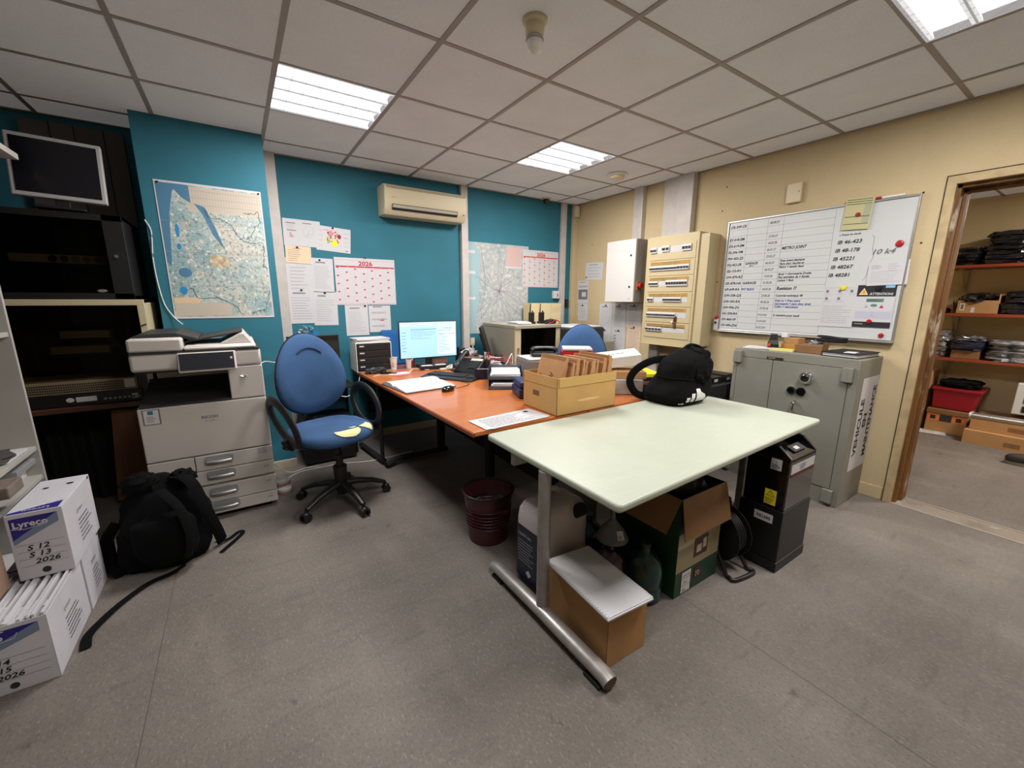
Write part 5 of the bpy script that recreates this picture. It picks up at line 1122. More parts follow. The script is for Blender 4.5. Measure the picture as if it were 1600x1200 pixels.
# grey cabinet with radios
t = thing('metal_cabinet', 'low grey metal cabinet with dark glass front on the desk, radios standing on it', 'cabinet', (2.74, -.15, DZT), world=True)
x0, x1, y0, y1, z0, z1 = 2.50, 3.06, -.48, .13, DZT, 1.13
CG = mat('cab_grey', '#969080', .5); m = MB(); m.bx(x0, y0+.01, z0, x0+.015, y1, z1-.05); m.bx(x1-.015, y0+.01, z0, x1, y1, z1-.05); m.bx(x0, y1-.015, z0, x1, y1, z1-.05); m.bx(x0, y0+.01, z0, x1, y1, z0+.015); m.build('body', CG, t, bevel=.004)
m = MB(); m.bx(x0-.005, y0-.01, z1-.05, x1+.005, y1+.005, z1-.015); m.build('top', CG, t, bevel=.006)
m = MB(); m.bx(x0, y0, z0, x0+.07, y0+.01, z1-.05); m.bx(x1-.055, y0, z0, x1, y0+.01, z1-.05); m.bx(x0, y0, z0, x1, y0+.01, z0+.03); dr = m.build('door_frame', CABB, t, bevel=.002)
m = MB(); m.bx(x0+.07, y0+.004, z0+.03, x1-.055, y0+.007, z1-.05); m.build('glass', GLASSD, dr); m = MB(); m.cyl((x0+.035, y0, z0+.17), (x0+.035, y0-.012, z0+.17), .01, n=10); m.bx(x0+.03, y0-.01, z0+.12, x0+.038, y0-.004, z0+.17); m.build('lock_key', ALU, dr)
t = thing('cable_tangle', 'tangle of dark devices and cables behind the grey cabinet glass', 'cables', (2.78, -.3, z0+.02), world=True); m = MB(); m.at((2.80, -.25, z0+.03), (.2, .15, .2)); m.bx(-.18, -.12, 0, .20, .1, .06); m.at((2.82, -.25, z0+.14), (-.1, .25, -.2)); m.bx(-.16, -.12, 0, .16, .1, .04); m.build('device', DGREY, t, bevel=.004)
for q in range(6):
    m = MB(); r = random.Random(q); m.tube([(2.60+.4*r.random(), -.44+.1*r.random(), z0+.03+.3*r.random()) for _ in range(6)], .004, n=6, smooth=6); m.build('cable', mat('cable_grey', '#606265', .5), t)
ZC = z1-.014
def radio(x, y, rz, lab):
    t = thing('walkie_talkie', lab, 'radio', (x, y, ZC), (0, 0, rz), group='radios on the grey cabinet')
    m = MB(); m.bx(-.028, -.018, 0, .028, .018, .115); m.build('body', BLACK, t, bevel=.007, seg=2); m = MB(); m.cyl((-.017, 0, .115), (-.015, 0, .20), .0065, .0045, n=8); m.build('antenna', BLACKM, t); m = MB(); m.cyl((.014, 0, .113), (.014, 0, .13), .007, n=10); m.build('knob', BLACK, t)
    m = MB(); m.bx(-.035, -.03, -.0, .035, .03, .022); m.build('charger_base', BLACK, t, bevel=.004)
radio(2.80, -.33, .1, 'left one of two black two-way radios standing on the grey cabinet')
radio(2.935, -.32, -.1, 'right one of two black two-way radios standing on the grey cabinet')
pile('paper_stack', 'low stack of white cards and papers at the left of the grey cabinet top', 'papers', (2.64, -.34, ZC), .18, .16, 5, .025, [PAPER, PAPERG, PAPER], 8, .1)
t = thing('red_black_pouch', 'black pouch with a red lanyard lying right of the radios on the cabinet', 'pouch', (2.97, -.42, ZC)); m = MB(); m.blob((0, 0, .02), (.07, .035, .025), e=.8, amp=.3, zmin=0); m.build('pouch', BLACK, t, smooth=True); m = MB(); m.tube([(-.06, -.04, .005), (0, -.05, .02), (.05, -.03, .04), (.09, -.04, .02), (.08, -.05, 0.004)], .005, n=6, smooth=4); m.build('lanyard', REDP, t)
t = thing('document_box', 'pale beige file box with a blue corner mark standing behind the cabinet', 'file box', (3.33, .18, 1.075), world=True)
m = MB(); m.bx(3.10, .08, 1.075, 3.535, .24, 1.315); dd = m.build('box', mat('box_pale', '#c9b98f', .8), t, bevel=.003); m = MB(); m.at((3.10, .079, 1.075), WB); m.quad((.16, .0, 0), (.285, .0, 0), (.285, .07, 0), m=0); m.q(.285, 0, .287, .24, 0, 1)
for k in range(3): pline(m, [(.29, .13+.02*k), (.42, .155+.02*k)], .002, .0, 1)
m.build('front_print', [LYB, INK], dd)
t = thing('low_cabinet', 'low grey shelf unit behind the metal cabinet holding the beige file box and printer papers', 'cabinet', (3.45, .0, 0), world=True)
m = MB(); m.bx(3.09, -.50, 0, 3.85, .26, .90); m.build('body', CG, t, bevel=.004)
m = MB(); m.bx(3.095, .06, .90, 3.60, .26, 1.074); m.build('shelf_block', mat('shelf_gry', '#8b877c', .6), t)
t = thing('laser_printer', 'dark printer with white papers on top behind the second swivel chair', 'printer', (3.45, -.28, .901), world=True)
m = MB(); m.bx(3.22, -.48, .901, 3.70, .02, 1.06); m.build('body', DGREY, t, bevel=.015); m = MB(); m.bx(3.24, -.46, 1.062, 3.70, .0, 1.075); m.build('output_papers', PAPER, t, bevel=.002)
m = MB(); m.bx(3.74, .15, 1.07, 3.83, .24, 1.10); 
t = thing('tilted_monitor', 'black flat monitor seen from the side, leaning against the grey cabinet', 'monitor', (2.36, -.30, DZT), (0, R(-17), R(-33)))
m = MB(); m.bx(-.010, -.17, .06, .010, .17, .40); m.build('casing', BLACK, t, bevel=.004); m = MB(); m.bx(-.03, -.11, .16, -.010, .12, .34); m.build('back_bulge', BLACK, t, bevel=.004); m = MB(); m.bx(-.03, -.06, .015, .07, .08, .09); m.build('stand', BLACK, t)
# clutter behind the phone
def clutter(x, y, w, d, n, h, lab, seed, rz=0): return pile('paper_stack', lab, 'papers', (x, y, DZT), w, d, n, h, [PAPER, PAPERB, PAPERG, mat('folder_pink', '#b98f86', .7)], seed, rz)
clutter(2.18, -.08-.12, .13, .16, 8, .09, 'stack of folders and papers behind the telephone', 21, .2).location.x += .0
clutter(2.25, -.43, .09, .20, 9, .07, 'stack of white magazines against the tilted monitor', 22, .1)
t = thing('white_cloth', 'crumpled white cloth on top of the papers behind the telephone', 'cloth', (2.17, -.18, DZT+.092)); m = MB(); m.blob((0, 0, .03), (.075, .06, .04), amp=.5, fr=3, zmin=0); m.build('cloth', PAPERG, t, smooth=True)
t = thing('pen_pot', 'black mesh pen pot holding scissors and pens', 'pen pot', (2.14, -.55, DZT)); m = MB(); m.lathe([(.036, 0), (.04, .10), (.037, .10), (.034, .004)], n=20); m.build('pot', BLACK, t, smooth=True)
t = thing('scissors', 'silver and red handled scissors standing in the black pen pot', 'scissors', (2.14, -.55, DZT+.01)); m = MB(); m.tube([(.01, 0, .0), (.02, .0, .12)], .003, n=6)
m.build('blade', ALU, t)
for s_ in (-1, 1):
    m = MB(); m.tube([(.02+s_*.016+.014*math.cos(a), 0, .14+.02*math.sin(a)) for a in [2*PI*i/14 for i in range(14)]], .0035, n=6, closed=True, up=(0, 1, 0)); m.build('handle', REDP if s_ > 0 else ALU, t, smooth=True)
for k, (dx, dy, c) in enumerate([(-.015, .01, 'REDP'), (-.02, -.01, 'BLACK'), (.0, .018, 'WHITE')]):
    m = MB(); m.cyl((2.14+dx, -.55+dy, DZT+.008), (2.14+dx*1.6, -.55+dy*1.6, DZT+.15+.01*k), .004, n=8)
    tag(m.build('pen', {'REDP': REDP, 'BLACK': BLACK, 'WHITE': WHITE}[c], center=True), ['red', 'black', 'white'][k]+' pen standing in the black pen pot', 'pen')
t = thing('tape_dispenser', 'white round tape roll with a blue centre behind the navy tray', 'tape', (2.20, -.69, DZT+.001)); m = MB(); m.tube([(0, .032*math.cos(a), .042+.032*math.sin(a)) for a in [2*PI*i/20 for i in range(20)]], .01, n=8, closed=True, up=(1, 0, 0)); m.build('roll', WHITE, t, smooth=True); m = MB(); m.cyl((-.006, 0, .042), (.006, 0, .042), .022, n=18); m.build('core', mat('tape_core', '#2a78a8', .5), t)
t = thing('glue_bottle', 'small white bottle with an orange cap beside the tape roll', 'bottle', (2.27, -.76, DZT)); m = MB(); m.lathe([(.018, 0), (.018, .06), (.010, .07), (.010, .08)], n=16); m.build('bottle', WHITE, t, smooth=True); m = MB(); m.lathe([(.011, .08), (.009, .095)], n=14); m.build('cap', mat('orange_cap', '#d4572a', .5), t)
m = MB(); m.tube([(2.3, -.50, DZT+.004), (2.34, -.57, DZT+.05), (2.40, -.56, DZT+.13), (2.45, -.51, DZT+.12), (2.46, -.50, DZT+.02)], .004, n=6, smooth=6); tag(m.build('white_cable', WHITE, smooth=True, center=True), 'white looped cable in front of the grey metal cabinet', 'cable')
m = MB(); m.bx(2.28, -.66, DZT, 2.42, -.56, DZT+.03); tag(m.build('red_folder', mat('rust_red', '#a8442c', .7), bevel=.003, center=True), 'rust-red booklet in front of the grey metal cabinet', 'booklet')
clutter(2.42, -.62, .22, .16, 5, .035, 'low pile of papers in front of the grey metal cabinet', 25, -.4)
for k in range(5):
    q = random.Random(40+k); m = MB(); bx_, by_ = 2.27, -.45
    m.tube([(bx_+q.uniform(-.15, .15), by_+q.uniform(-.18, .18), DZT+.078+q.uniform(0, .05)) for _ in range(6)], .0035, n=6, smooth=6)
    tag(m.build('loose_cable', [WHITE, BLACKM, REDP, GREYP, WHITE][k], smooth=True, center=True), ['white', 'black', 'red', 'grey', 'second white'][k]+' loose cable in the tangle beside the tilted monitor', 'cable')
for k, (x, y, w_, d_, h_, mt, lab, cat, nm) in enumerate([(2.07, -.40, .05, .04, .055, 'BEIGEP', 'cream block standing behind the telephone', 'block', 'cream_block'), (2.26, -.60, .07, .05, .06, 'BLACK', 'small black charger between pen pot and papers', 'charger', 'charger'),
        (2.12, -.68, .06, .10, .03, 'GREYP', 'grey stapler beside the pen pot', 'stapler', 'stapler'), (2.16, -.86, .05, .05, .035, 'NAVY', 'dark blue sticky-note cube beside the navy tray', 'note cube', 'note_cube')]):
    m = MB(); m.at((x, y, DZT), (0, 0, .3*k)); m.bx(-w_/2, -d_/2, 0, w_/2, d_/2, h_); tag(m.build(nm, {'BEIGEP': BEIGEP, 'BLACK': BLACK, 'GREYP': GREYP, 'NAVY': NAVY}[mt], bevel=.006, center=True), lab, cat)
# red and black folders in front of the chair
for k, (mt, z, w, lab) in enumerate([(BLACK, 0, .30, 'black folder under the red one in front of the second blue chair'), (REDP, .04, .26, 'bright red folder standing in front of the second blue chair'), (PAPER, .085, .24, 'white-green folder on top of the red one')]):
    m = MB(); m.at((2.66, -1.17, DZT+.145+z), (R(0), 0, R(-38))); m.bx(-w/2, -.10, 0, w/2, .10, .038 if k < 2 else .018)
    tag(m.build('folder', mt, bevel=.004, center=True), lab, 'folder')
pile('folder_stack', 'stack of dark folders carrying the red folder', 'folders', (2.66, -1.17, DZT), .28, .20, 5, .144, [DGREY, BLACKM, PAPERG], 12, R(-38))
t = thing('white_carton', 'white carton lid tilted behind the brown envelopes', 'box', (2.56, -1.70, DZT+.185), (R(6), R(-8), R(-38))); m = MB(); m.bx(-.14, -.10, 0, .16, .10, .075); m.build('lid', mat('white_card', '#d9d5cb', .7), t, bevel=.003); m = MB(); m.q(-.05, -.01, .06, .005, .0757); m.build('slot', DGREY, t)
t = thing('brown_carton', 'small brown carton with a white label under the white carton', 'box', (2.53, -1.76, DZT+.105), (0, 0, R(-38))); m = MB(); m.bx(-.17, -.09, 0, .17, .09, .05); m.build('carton', KRAFT, t, bevel=.003); m = MB(); m.at((-.165, -.0905, 0), WB); m.q(0, .005, .045, .045, 0, 0); m.build('label', PAPER, t)
t = thing('grey_tub', 'pale grey plastic box under the brown carton beside the file box', 'box', (2.50, -1.78, DZT), (0, 0, R(-38))); m = MB(); m.bx(-.15, -.08, 0, .16, .10, .104); m.build('tub', mat('tub_grey', '#aaa9a4', .5), t, bevel=.006)
for k in range(5):
    lab = ['lowest black folder of the pile behind the black backpack', 'second grey folder of the pile behind the black backpack', 'third pink-edged folder of the pile behind the black backpack', 'fourth dark folder of the pile behind the black backpack', 'bright yellow folder on top of the pile behind the black backpack'][k]
    m = MB(); m.at((2.76-.01*k, -1.80+.006*k, DZT+.026*k), (0, 0, R(-12-4*k))); m.bx(-.12, -.12, 0, .12, .12, .025)
    tag(m.build('folder', [BLACK, DGREY, mat('pinkish', '#93625e', .7), BLACKM, YELL][k], bevel=.002, center=True), lab, 'folder', 'folders behind the backpack')
t = thing('file_cabinet', 'low dark shelf with black files standing between mint table and safe', 'shelf', (3.42, -1.75, 0), world=True); m = MB(); m.bx(3.05, -2.0, 0, 3.85, -1.60, .70); m.build('body', BLACKM, t, bevel=.004)
for k in range(4):
    m = MB(); m.at((3.16+.17*k, -1.83, .701), (0, 0, R(3*k-5))); m.bx(-.07, -.11, 0, .07, .12, .05+.008*(k % 2)); m.bx(-.05, -.112, .012, .0, -.11, .035, 1)
    tag(m.build('black_file', [BLACK, PAPER], bevel=.003, center=True), 'black file box with a white label on the dark shelf left of the safe', 'file box', 'black file boxes left of the safe')

# ================================================================== backpacks
def surf_decal(m, fn, poly_list, mi, off=.003):
    for poly in poly_list: m.quad(*[fn(*p, off) for p in poly], m=mi)
t = thing('backpack', 'black backpack with three white stripes standing on the mint table', 'backpack', (2.66, -2.17, TZ+.001))
def bag(th, v, off=0):      # th angle around, v 0..1 height ; leaning soft sack
    c, s = math.cos(th), math.sin(th)
    r = [.150, .172, .175, .165, .150, .155, .150, .120, .05][min(8, int(v*8))]
    r2 = [.172, .175, .165, .150, .155, .150, .120, .05, .0][min(8, int(v*8))]
    f = v*8-int(v*8); rr = r+(r2-r)*f
    e = .78
    x = 1.0*rr*math.copysign(abs(c)**e, c); y = .90*rr*math.copysign(abs(s)**e, s)
    k = 1+.10*noise.noise(Vector((c*2.2, s*2.2, v*4+2)))*(1 if v > .12 else v/.12)
    z = .012+.33*v-.03*(1-v)*0
    lean = .07*v-.015
    p = Vector((x*k+lean*.5-(.05*(1-v)**2 if c < 0 else 0), y*k-lean*.5+(.04*(1-v)**2 if s > 0 else 0), z)); n = Vector((c, s, 0)).normalized()
    return tuple(p+n*off)
m = MB(); rs = []
for j in range(25):
    v = j/24*.985; rs.append([bag(2*PI*i/40, v) for i in range(40)])
m.rings(rs); bd = m.build('bag_body', BLKFAB, t, smooth=True, ang=80)
m = MB(); m.tube([bag(R(150+6*i), .47, .004) for i in range(24)], .004, n=6); m.build('front_seam', BLKFAB, bd)
m = MB(); m.blob((.055, -.04, .265), (.095, .10, .085), amp=.35, fr=2.5, seed=4); m.blob((.0, -.08, .19), (.09, .09, .07), amp=.4, fr=2.5, seed=9); m.build('flap', BLKFAB, t, smooth=True)
# three-bar mark low on the side facing the viewer
m = MB(); th0 = R(240)
def Q(a, v): return bag(th0+a, v, .004)
for k, hh in enumerate((.10, .17, .25)):
    a0 = .02+.22*k; n = 4
    for i in range(n):
        va, vb = .055+hh*i/n, .055+hh*(i+1)/n; sa, sb = -.5*hh*i/n*1.6+.05, -.5*hh*(i+1)/n*1.6+.05
        m.quad(Q(a0+sa, va), Q(a0+.16+sa, va), Q(a0+.16+sb, vb), Q(a0+sb, vb))
for i in range(8): m.quad(Q(-.22+.03*i, .012), Q(-.19+.03*i, .012), Q(-.19+.03*i, .04), Q(-.22+.03*i, .04)) if i in (0, 3, 5, 7) else m.quad(Q(-.22+.03*i, .012), Q(-.19+.03*i, .012), Q(-.19+.03*i, .02), Q(-.22+.03*i, .02))
m.build('stripe_mark', mat('logo_white', '#d8d8da', .6), t)
m = MB(); m.tube([(-.05, .06, .27), (-.14, .13, .255), (-.21, .20, .19), (-.235, .22, .11), (-.20, .18, .03), (-.12, .10, .02)], .006, n=8, flat=4.0, smooth=6, up=(.83, .55, -.2)); m.build('shoulder_strap', BLKFAB, t, smooth=True)
m = MB(); m.tube([(.02, .03, .32), (.06, .0, .36), (.12, -.04, .34), (.15, -.06, .28)], .009, n=8, flat=2, smooth=5); m.build('top_handle', BLKFAB, t, smooth=True)
m = MB(); m.tube([(.12, -.09, .15), (.17, -.05, .14), (.28, .05, .06), (.34, .10, .012)], .004, n=6, flat=3, smooth=5); m.build('side_strap', BLACK, t)

t = thing('backpack', 'large black rucksack slumped on the floor in front of the copier', 'backpack', (-.13, -1.06, 0))
m = MB(); rs = []
for j in range(22):
    v = j/21; rs_ = []
    prof = [.17, .20, .205, .20, .19, .175, .15, .11, .03]; f = v*8; i0 = min(7, int(f)); rr = prof[i0]+(prof[i0+1]-prof[i0])*(f-i0)
    for i in range(44):
        th = 2*PI*i/44; c, s = math.cos(th), math.sin(th)
        x = rr*.98*math.copysign(abs(c)**.75, c); y = rr*.80*math.copysign(abs(s)**.75, s)
        k = 1+.16*noise.noise(Vector((c*2, s*2, v*3.5+7)))+.05*noise.noise(Vector((c*6, s*6, v*9)))
        rs_.append((x*k-.05*v*v*0, y*k+.06*v, .005+.44*v))
    rs.append(rs_)
m.rings(rs); bd = m.build('bag_body', BLKFAB, t, smooth=True, ang=80)
m = MB(); m.blob((.02, -.155, .17), (.13, .06, .135), e=.75, amp=.2, fr=2, seed=3); m.build('front_pocket', BLKFAB, t, smooth=True)
m = MB(); m.blob((-.07, .0, .43), (.075, .06, .055), amp=.35, fr=3, seed=5); m.blob((.10, .02, .42), (.055, .06, .045), amp=.35, fr=3, seed=8); m.build('top_flap', BLKFAB, t, smooth=True)
m = MB(); m.tube([(.10, -.03, .45), (.15, -.08, .40), (.19, -.10, .25), (.22, -.06, .10), (.23, -.03, .02)], .007, n=8, flat=4.5, smooth=6, up=(1, -1, 0)); m.build('shoulder_strap', BLKFAB, t, smooth=True)
m = MB(); m.tube([(.02, -.12, .42), (.09, -.19, .34), (.12, -.22, .20), (.10, -.22, .08)], .006, n=8, flat=4, smooth=6, up=(1, -1, 0)); m.build('shoulder_strap', BLKFAB, t, smooth=True)
m = MB(); m.tube([(.20, -.05, .03), (.26, .0, .008), (.31, .06, .006), (.325, .03, .006), (.285, -.04, .006), (.225, -.13, .006)], .002, n=6, flat=6, smooth=6); m.build('loose_strap', BLKFAB, t)
m = MB(); m.tube([(.08, -.20, .03), (.02, -.21, .008), (-.06, -.24, .006), (-.14, -.34, .006), (-.19, -.44, .006), (-.215, -.52, .006), (-.205, -.60, .006)], .0022, n=6, flat=8, smooth=6); m.build('waist_belt', BLKFAB, t)
m = MB(); m.tube([(-.18, -.10, .02), (-.23, -.02, .05), (-.24, .03, .15), (-.20, .06, .22)], .02, n=8, flat=1.6, smooth=5); m.build('side_roll', BLKFAB, t, smooth=True)

# ================================================================== under the tables
t = thing('waste_bin', 'dark red plastic waste basket under the orange desk', 'waste bin', (1.40, -1.84, 0), world=True)
MR = mat('bin_maroon', '#471a20', .4); m = MB(); c_ = (1.40, -1.84, 0)
m.lathe([(.112, .003), (.122, .10), (.118, .10), (.108, .008)], c_, n=40, caps=False); m.lathe([(.001, .004), (.112, .004)], c_, n=40, caps=False)
for z in (.10, .12, .14, .16, .18, .205): m.lathe([(.122+.09*(z-.1), z), (.126+.09*(z-.1), z+.002), (.122+.09*(z-.1), z+.005), (.119+.09*(z-.1), z+.002), (.122+.09*(z-.1), z)], c_, n=40, caps=False)
for i in range(72):
    a = 2*PI*i/72; m.tube([(c_[0]+.122*math.cos(a), c_[1]+.122*math.sin(a), .10), (c_[0]+.133*math.cos(a), c_[1]+.133*math.sin(a), .215)], .0016, n=4)
m.lathe([(.130, .205), (.143, .29), (.139, .29), (.127, .205)], c_, n=40, caps=False); m.build('basket', MR, t, smooth=True)
m = MB(); m.lathe([(.139, .287), (.148, .29), (.150, .298), (.143, .302), (.137, .295)], c_, n=40); m.lathe([(.15, .26)], c_) if False else None
o = MB(); o.tube([(c_[0]+.145*math.cos(2*PI*i/40), c_[1]+.145*math.sin(2*PI*i/40), .297) for i in range(40)], .006, n=8, closed=True); o.build('rim', BLACK, t, smooth=True)
# canister
t = thing('canister', 'big translucent canister with purple liquid and a dark blue label beside the table leg', 'canister', (1.463, -2.345, 0), (0, 0, R(2)))
def rr_(w, d, z, k=1, r=.045):
    return [(x, y, z) for x, y in rounded([(-w*k, -d*k), (w*k, -d*k), (w*k, d*k), (-w*k, d*k)], r*k, 5)]
WJ, DJ = .15, .10
m = MB(); m.rings([rr_(WJ, DJ, z, k) for z, k in [(.004, .94), (.02, 1), (.17, 1)]]); m.build('purple_liquid', mat('purple', '#5c3652', .25), t, smooth=True)
m = MB(); m.rings([rr_(WJ, DJ, z, k) for z, k in [(.1705, 1), (.36, 1), (.40, .96), (.43, .84), (.445, .66), (.45, .4)]]); m.build('upper_body', mat('canister_milky', '#bdb5b6', .35), t, smooth=True)
m = MB(); m.cyl((.07, -.08, .385), (.076, -.122, .418), .032, .030, n=20); m.build('cap', BLACKM, t, smooth=True)
m = MB(); m.tube([(-.06, .02, .42), (-.05, .02, .475), (.03, .02, .475), (.06, .02, .43)], .014, n=10, smooth=4); m.build('handle', MATS['canister_milky'], t, smooth=True)
m = MB(); m.at((-WJ-.0012, DJ-.02, .06), (PI/2, 0, -PI/2)); m.q(0, 0, .15, .27, 0, 0); m.text('Liquide Lave', .01, .22, .024, 1, .0006, sx=.8); m.lines(.01, .08, .13, .2, 8, 4, 2, .3); m.quad((.07, .04, .0006), (.09, .02, .0006), (.11, .04, .0006), (.09, .06, .0006), m=1); m.build('label', [mat('label_navy', '#141a38', .5), PAPER, INKL], t)
t = thing('canister', 'second milky canister standing in the shadow behind the purple one', 'canister', (1.80, -2.13, 0), (0, 0, R(-8)))
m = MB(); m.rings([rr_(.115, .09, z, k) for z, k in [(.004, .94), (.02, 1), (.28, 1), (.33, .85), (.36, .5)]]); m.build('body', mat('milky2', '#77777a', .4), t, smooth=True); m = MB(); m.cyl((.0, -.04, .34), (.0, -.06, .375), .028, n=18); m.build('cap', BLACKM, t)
# bottles
def fiveL(x, y, col, lab, rz=0):
    t = thing('plastic_bottle', lab, 'bottle', (x, y, 0), (0, 0, rz)); m = MB()
    m.lathe([(.07, .003), (.084, .015), (.084, .06), (.078, .07), (.084, .08), (.084, .15), (.07, .20), (.025, .235), (.022, .255)], n=24); m.build('body', col, t, smooth=True); m = MB(); m.lathe([(.024, .255), (.024, .275)], n=18); m.build('cap', DGREY, t)
TEALL = mat('teal_liquid', '#0a3638', .2, coat=.3); MAGL = mat('magenta_liquid', '#2f0f20', .15, coat=.5)
fiveL(1.72, -2.33, TEALL, 'dark teal bottle behind the funnel')
fiveL(1.76, -2.66, TEALL, 'dark teal bottle nearest the viewer, between the small box and the green box')
fiveL(1.64, -2.555, MAGL, 'dark magenta bottle under the upturned funnel')
t = thing('funnel', 'clear upturned plastic funnel with a white price tag', 'funnel', (1.655, -2.55, .276))
m = MB(); m.lathe([(.075, 0), (.072, .012), (.05, .05), (.02, .085), (.012, .095), (.007, .16)], n=28, caps=False); m.build('cone', tinted('funnel_plastic', '#9a9a9c', .45, .2), t, smooth=True); m = MB(); m.at((-.03, -.062, .025), (R(55), 0, R(-25))); m.bx(0, 0, 0, .03, .04, .001); m.lines(.004, .004, .027, .02, 3, 1, 1, .5); m.build('price_tag', [PAPER, INKB], t)
# small brown box with listing paper
t = thing('cardboard_box', 'small brown cardboard box on the floor beside the table foot', 'box', (1.43, -2.67, 0), (0, 0, R(-2)))
m = MB(); a, b_, h = .105, .185, .245; k = .004
m.bx(-a, -b_, 0, a, b_, k); m.bx(-a, -b_, 0, -a+k, b_, h); m.bx(a-k, -b_, 0, a, b_, h); m.bx(-a, -b_, 0, a, -b_+k, h); m.bx(-a, b_-k, 0, a, b_, h); m.bx(-a+k, -b_+k, .05, a-k, b_-k, .225, 1); m.build('carton', [KRAFT, PAPERG], t, bevel=.002)
t = thing('listing_paper', 'stack of perforated white computer paper lying on the small brown box', 'papers', (1.415, -2.68, .247), (R(2), R(3), R(-2)))
m = MB(); m.bx(-.125, -.205, 0, .115, .165, .006); m.bx(-.123, -.20, .006, .117, .168, .010)
for k in range(28): 
    y = -.195+.0128*k; m.cyl((-.118, y, .0101), (-.118, y, .0104), .002, n=6, m=1); m.cyl((.11, y, .0101), (.11, y, .0104), .002, n=6, m=1)
m.q(-.11, -.075, .108, -.0735, .0103, 2); m.q(-.11, .05, .108, .0515, .0103, 2); m.q(-.004, -.02, -.001, .05, .0103, 2); m.build('sheets', [PAPER, INKB, INKL], t)
# green printed carton
t = thing('tool_carton', 'open green printed carton with brown flaps and a black bag inside, under the table', 'box', (2.03, -2.60, 0), world=True)
GX0, GX1, GY0, GY1, GH = 1.85, 2.20, -2.765, -2.36, .50
GREEN = mat('carton_green', '#123a20', .5); m = MB(); k = .004
m.bx(GX0, GY0, 0, GX1, GY0+k, GH); m.bx(GX0, GY1-k, 0, GX1, GY1, GH); m.bx(GX0, GY0, 0, GX0+k, GY1, GH); m.bx(GX1-k, GY0, 0, GX1, GY1, GH); m.bx(GX0, GY0, 0, GX1, GY1, k); bd = m.build('carton', GREEN, t, bevel=.002)
m = MB(); m.at((GX0, GY0-.001, 0), WB)
m.quad((.0, .13, 0), (.34, .13, 0), (.34, .31, 0), (.0, .29, 0), m=0); m.quad((.0, .25, .0004), (.1, .25, .0004), (.25, .30, .0004), (.34, .33, .0004), (.0, .33, .0004), m=1); m.quad((.25, .295, .0008), (.34, .315, .0008), (.34, .335, .0008), (.25, .325, .0008), m=2)
m.q(.13, .17, .24, .27, .001, 3); m.q(.15, .19, .19, .23, .0014, 1); m.q(.20, .20, .23, .25, .0014, 1); m.q(.05, .01, .12, .12, .001, 4); m.q(.05, .045, .12, .047, .0014, 5); m.q(.05, .083, .12, .085, .0014, 5)
m.text('1200 W', .053, .092, .018, 5, .0014); m.text('20 L', .062, .055, .022, 5, .0014); m.text('80', .062, .015, .022, 5, .0014); m.q(.15, .05, .21, .11, .001, 3); m.text('70', .155, .06, .04, 1, .0014)
m.build('picture_print', [mat('beige_print', '#8f8466', .6), mat('cream_print', '#b3ab93', .6), mat('red_print', '#7d2430', .6), mat('brown_print', '#43261c', .6), PAPERG, INKB], bd)
m = MB(); m.at((GX0-.001, GY1, 0), (PI/2, 0, -PI/2)); m.lines(.03, .05, .36, .42, 22, 3, 0, .2); m.build('side_text', mat('dim_green', '#0a2413', .6), bd)
m = MB(); m.rings([[(GX0, GY0-.004, GH), (GX1, GY0-.004, GH), (GX1, GY0-.001, GH+.003), (GX0, GY0-.001, GH+.003)], [(GX0+.005, GY0-.03, GH-.19), (GX1+.01, GY0-.04, GH-.18), (GX1+.01, GY0-.036, GH-.18), (GX0+.005, GY0-.026, GH-.19)]]); m.build('flap', KRAFTD, t)
m = MB(); m.rings([[(GX0-.004, GY0, GH), (GX0-.001, GY0, GH+.003), (GX0-.001, GY1, GH+.003), (GX0-.004, GY1, GH)], [(GX0-.10, GY0+.0, GH-.13), (GX0-.096, GY0+.0, GH-.127), (GX0-.096, GY1, GH-.127), (GX0-.10, GY1, GH-.13)]]); m.build('flap', KRAFTD, t)
t = thing('bin_bag', 'shiny black plastic bag bulging out of the green carton', 'bag', (2.03, -2.56, .2)); m = MB(); m.blob((0, 0, .21), (.155, .18, .20), amp=.25, fr=2, seed=6, e=.85); m.build('bag', mat('bin_bag_black', '#070708', .3, bump=.5, bump_s=25), t, smooth=True)
# cable reel
t = thing('cable_reel', 'black extension cable reel on a tubular stand beside the green carton', 'cable reel', (2.30, -2.72, 0), (0, 0, R(-8)))
m = MB(); 
for s_ in (-.045, .045): m.lathe([(.001, s_*0)], n=4) if False else m.cyl((s_, 0, .18), (s_+.004, 0, .18), .135, n=40)
m.cyl((-.045, 0, .18), (.045, 0, .18), .05, n=24); m.build('drum', BLACK, t, smooth=True)
m = MB()
for k in range(9): m.tube([(-.036+.009*k, (.10+.004*(k % 3))*math.cos(a), .18+(.10+.004*(k % 3))*math.sin(a)) for a in [2*PI*i/32 for i in range(32)]], .0055, n=6, closed=True, up=(1, 0, 0))
m.build('wound_cable', mat('cable_black', '#161617', .45), t, smooth=True)
m = MB()
for s_ in (-.075, .075): m.tube([(s_, -.12, .012), (s_, -.10, .02), (s_*.9, 0, .18), (s_*.9, .02, .32)], .010, n=10, smooth=4)
m.tube([(-.075, -.12, .012), (-.07, -.15, .012), (.07, -.15, .012), (.075, -.12, .012)], .010, n=10, smooth=3); m.tube([(-.068, .02, .32), (-.06, .03, .345), (.06, .03, .345), (.068, .02, .32)], .010, n=10, smooth=3); m.build('stand', BLACK, t, smooth=True)
m = MB(); m.at((-.0495, 0, .18), (0, -PI/2, 0)); 
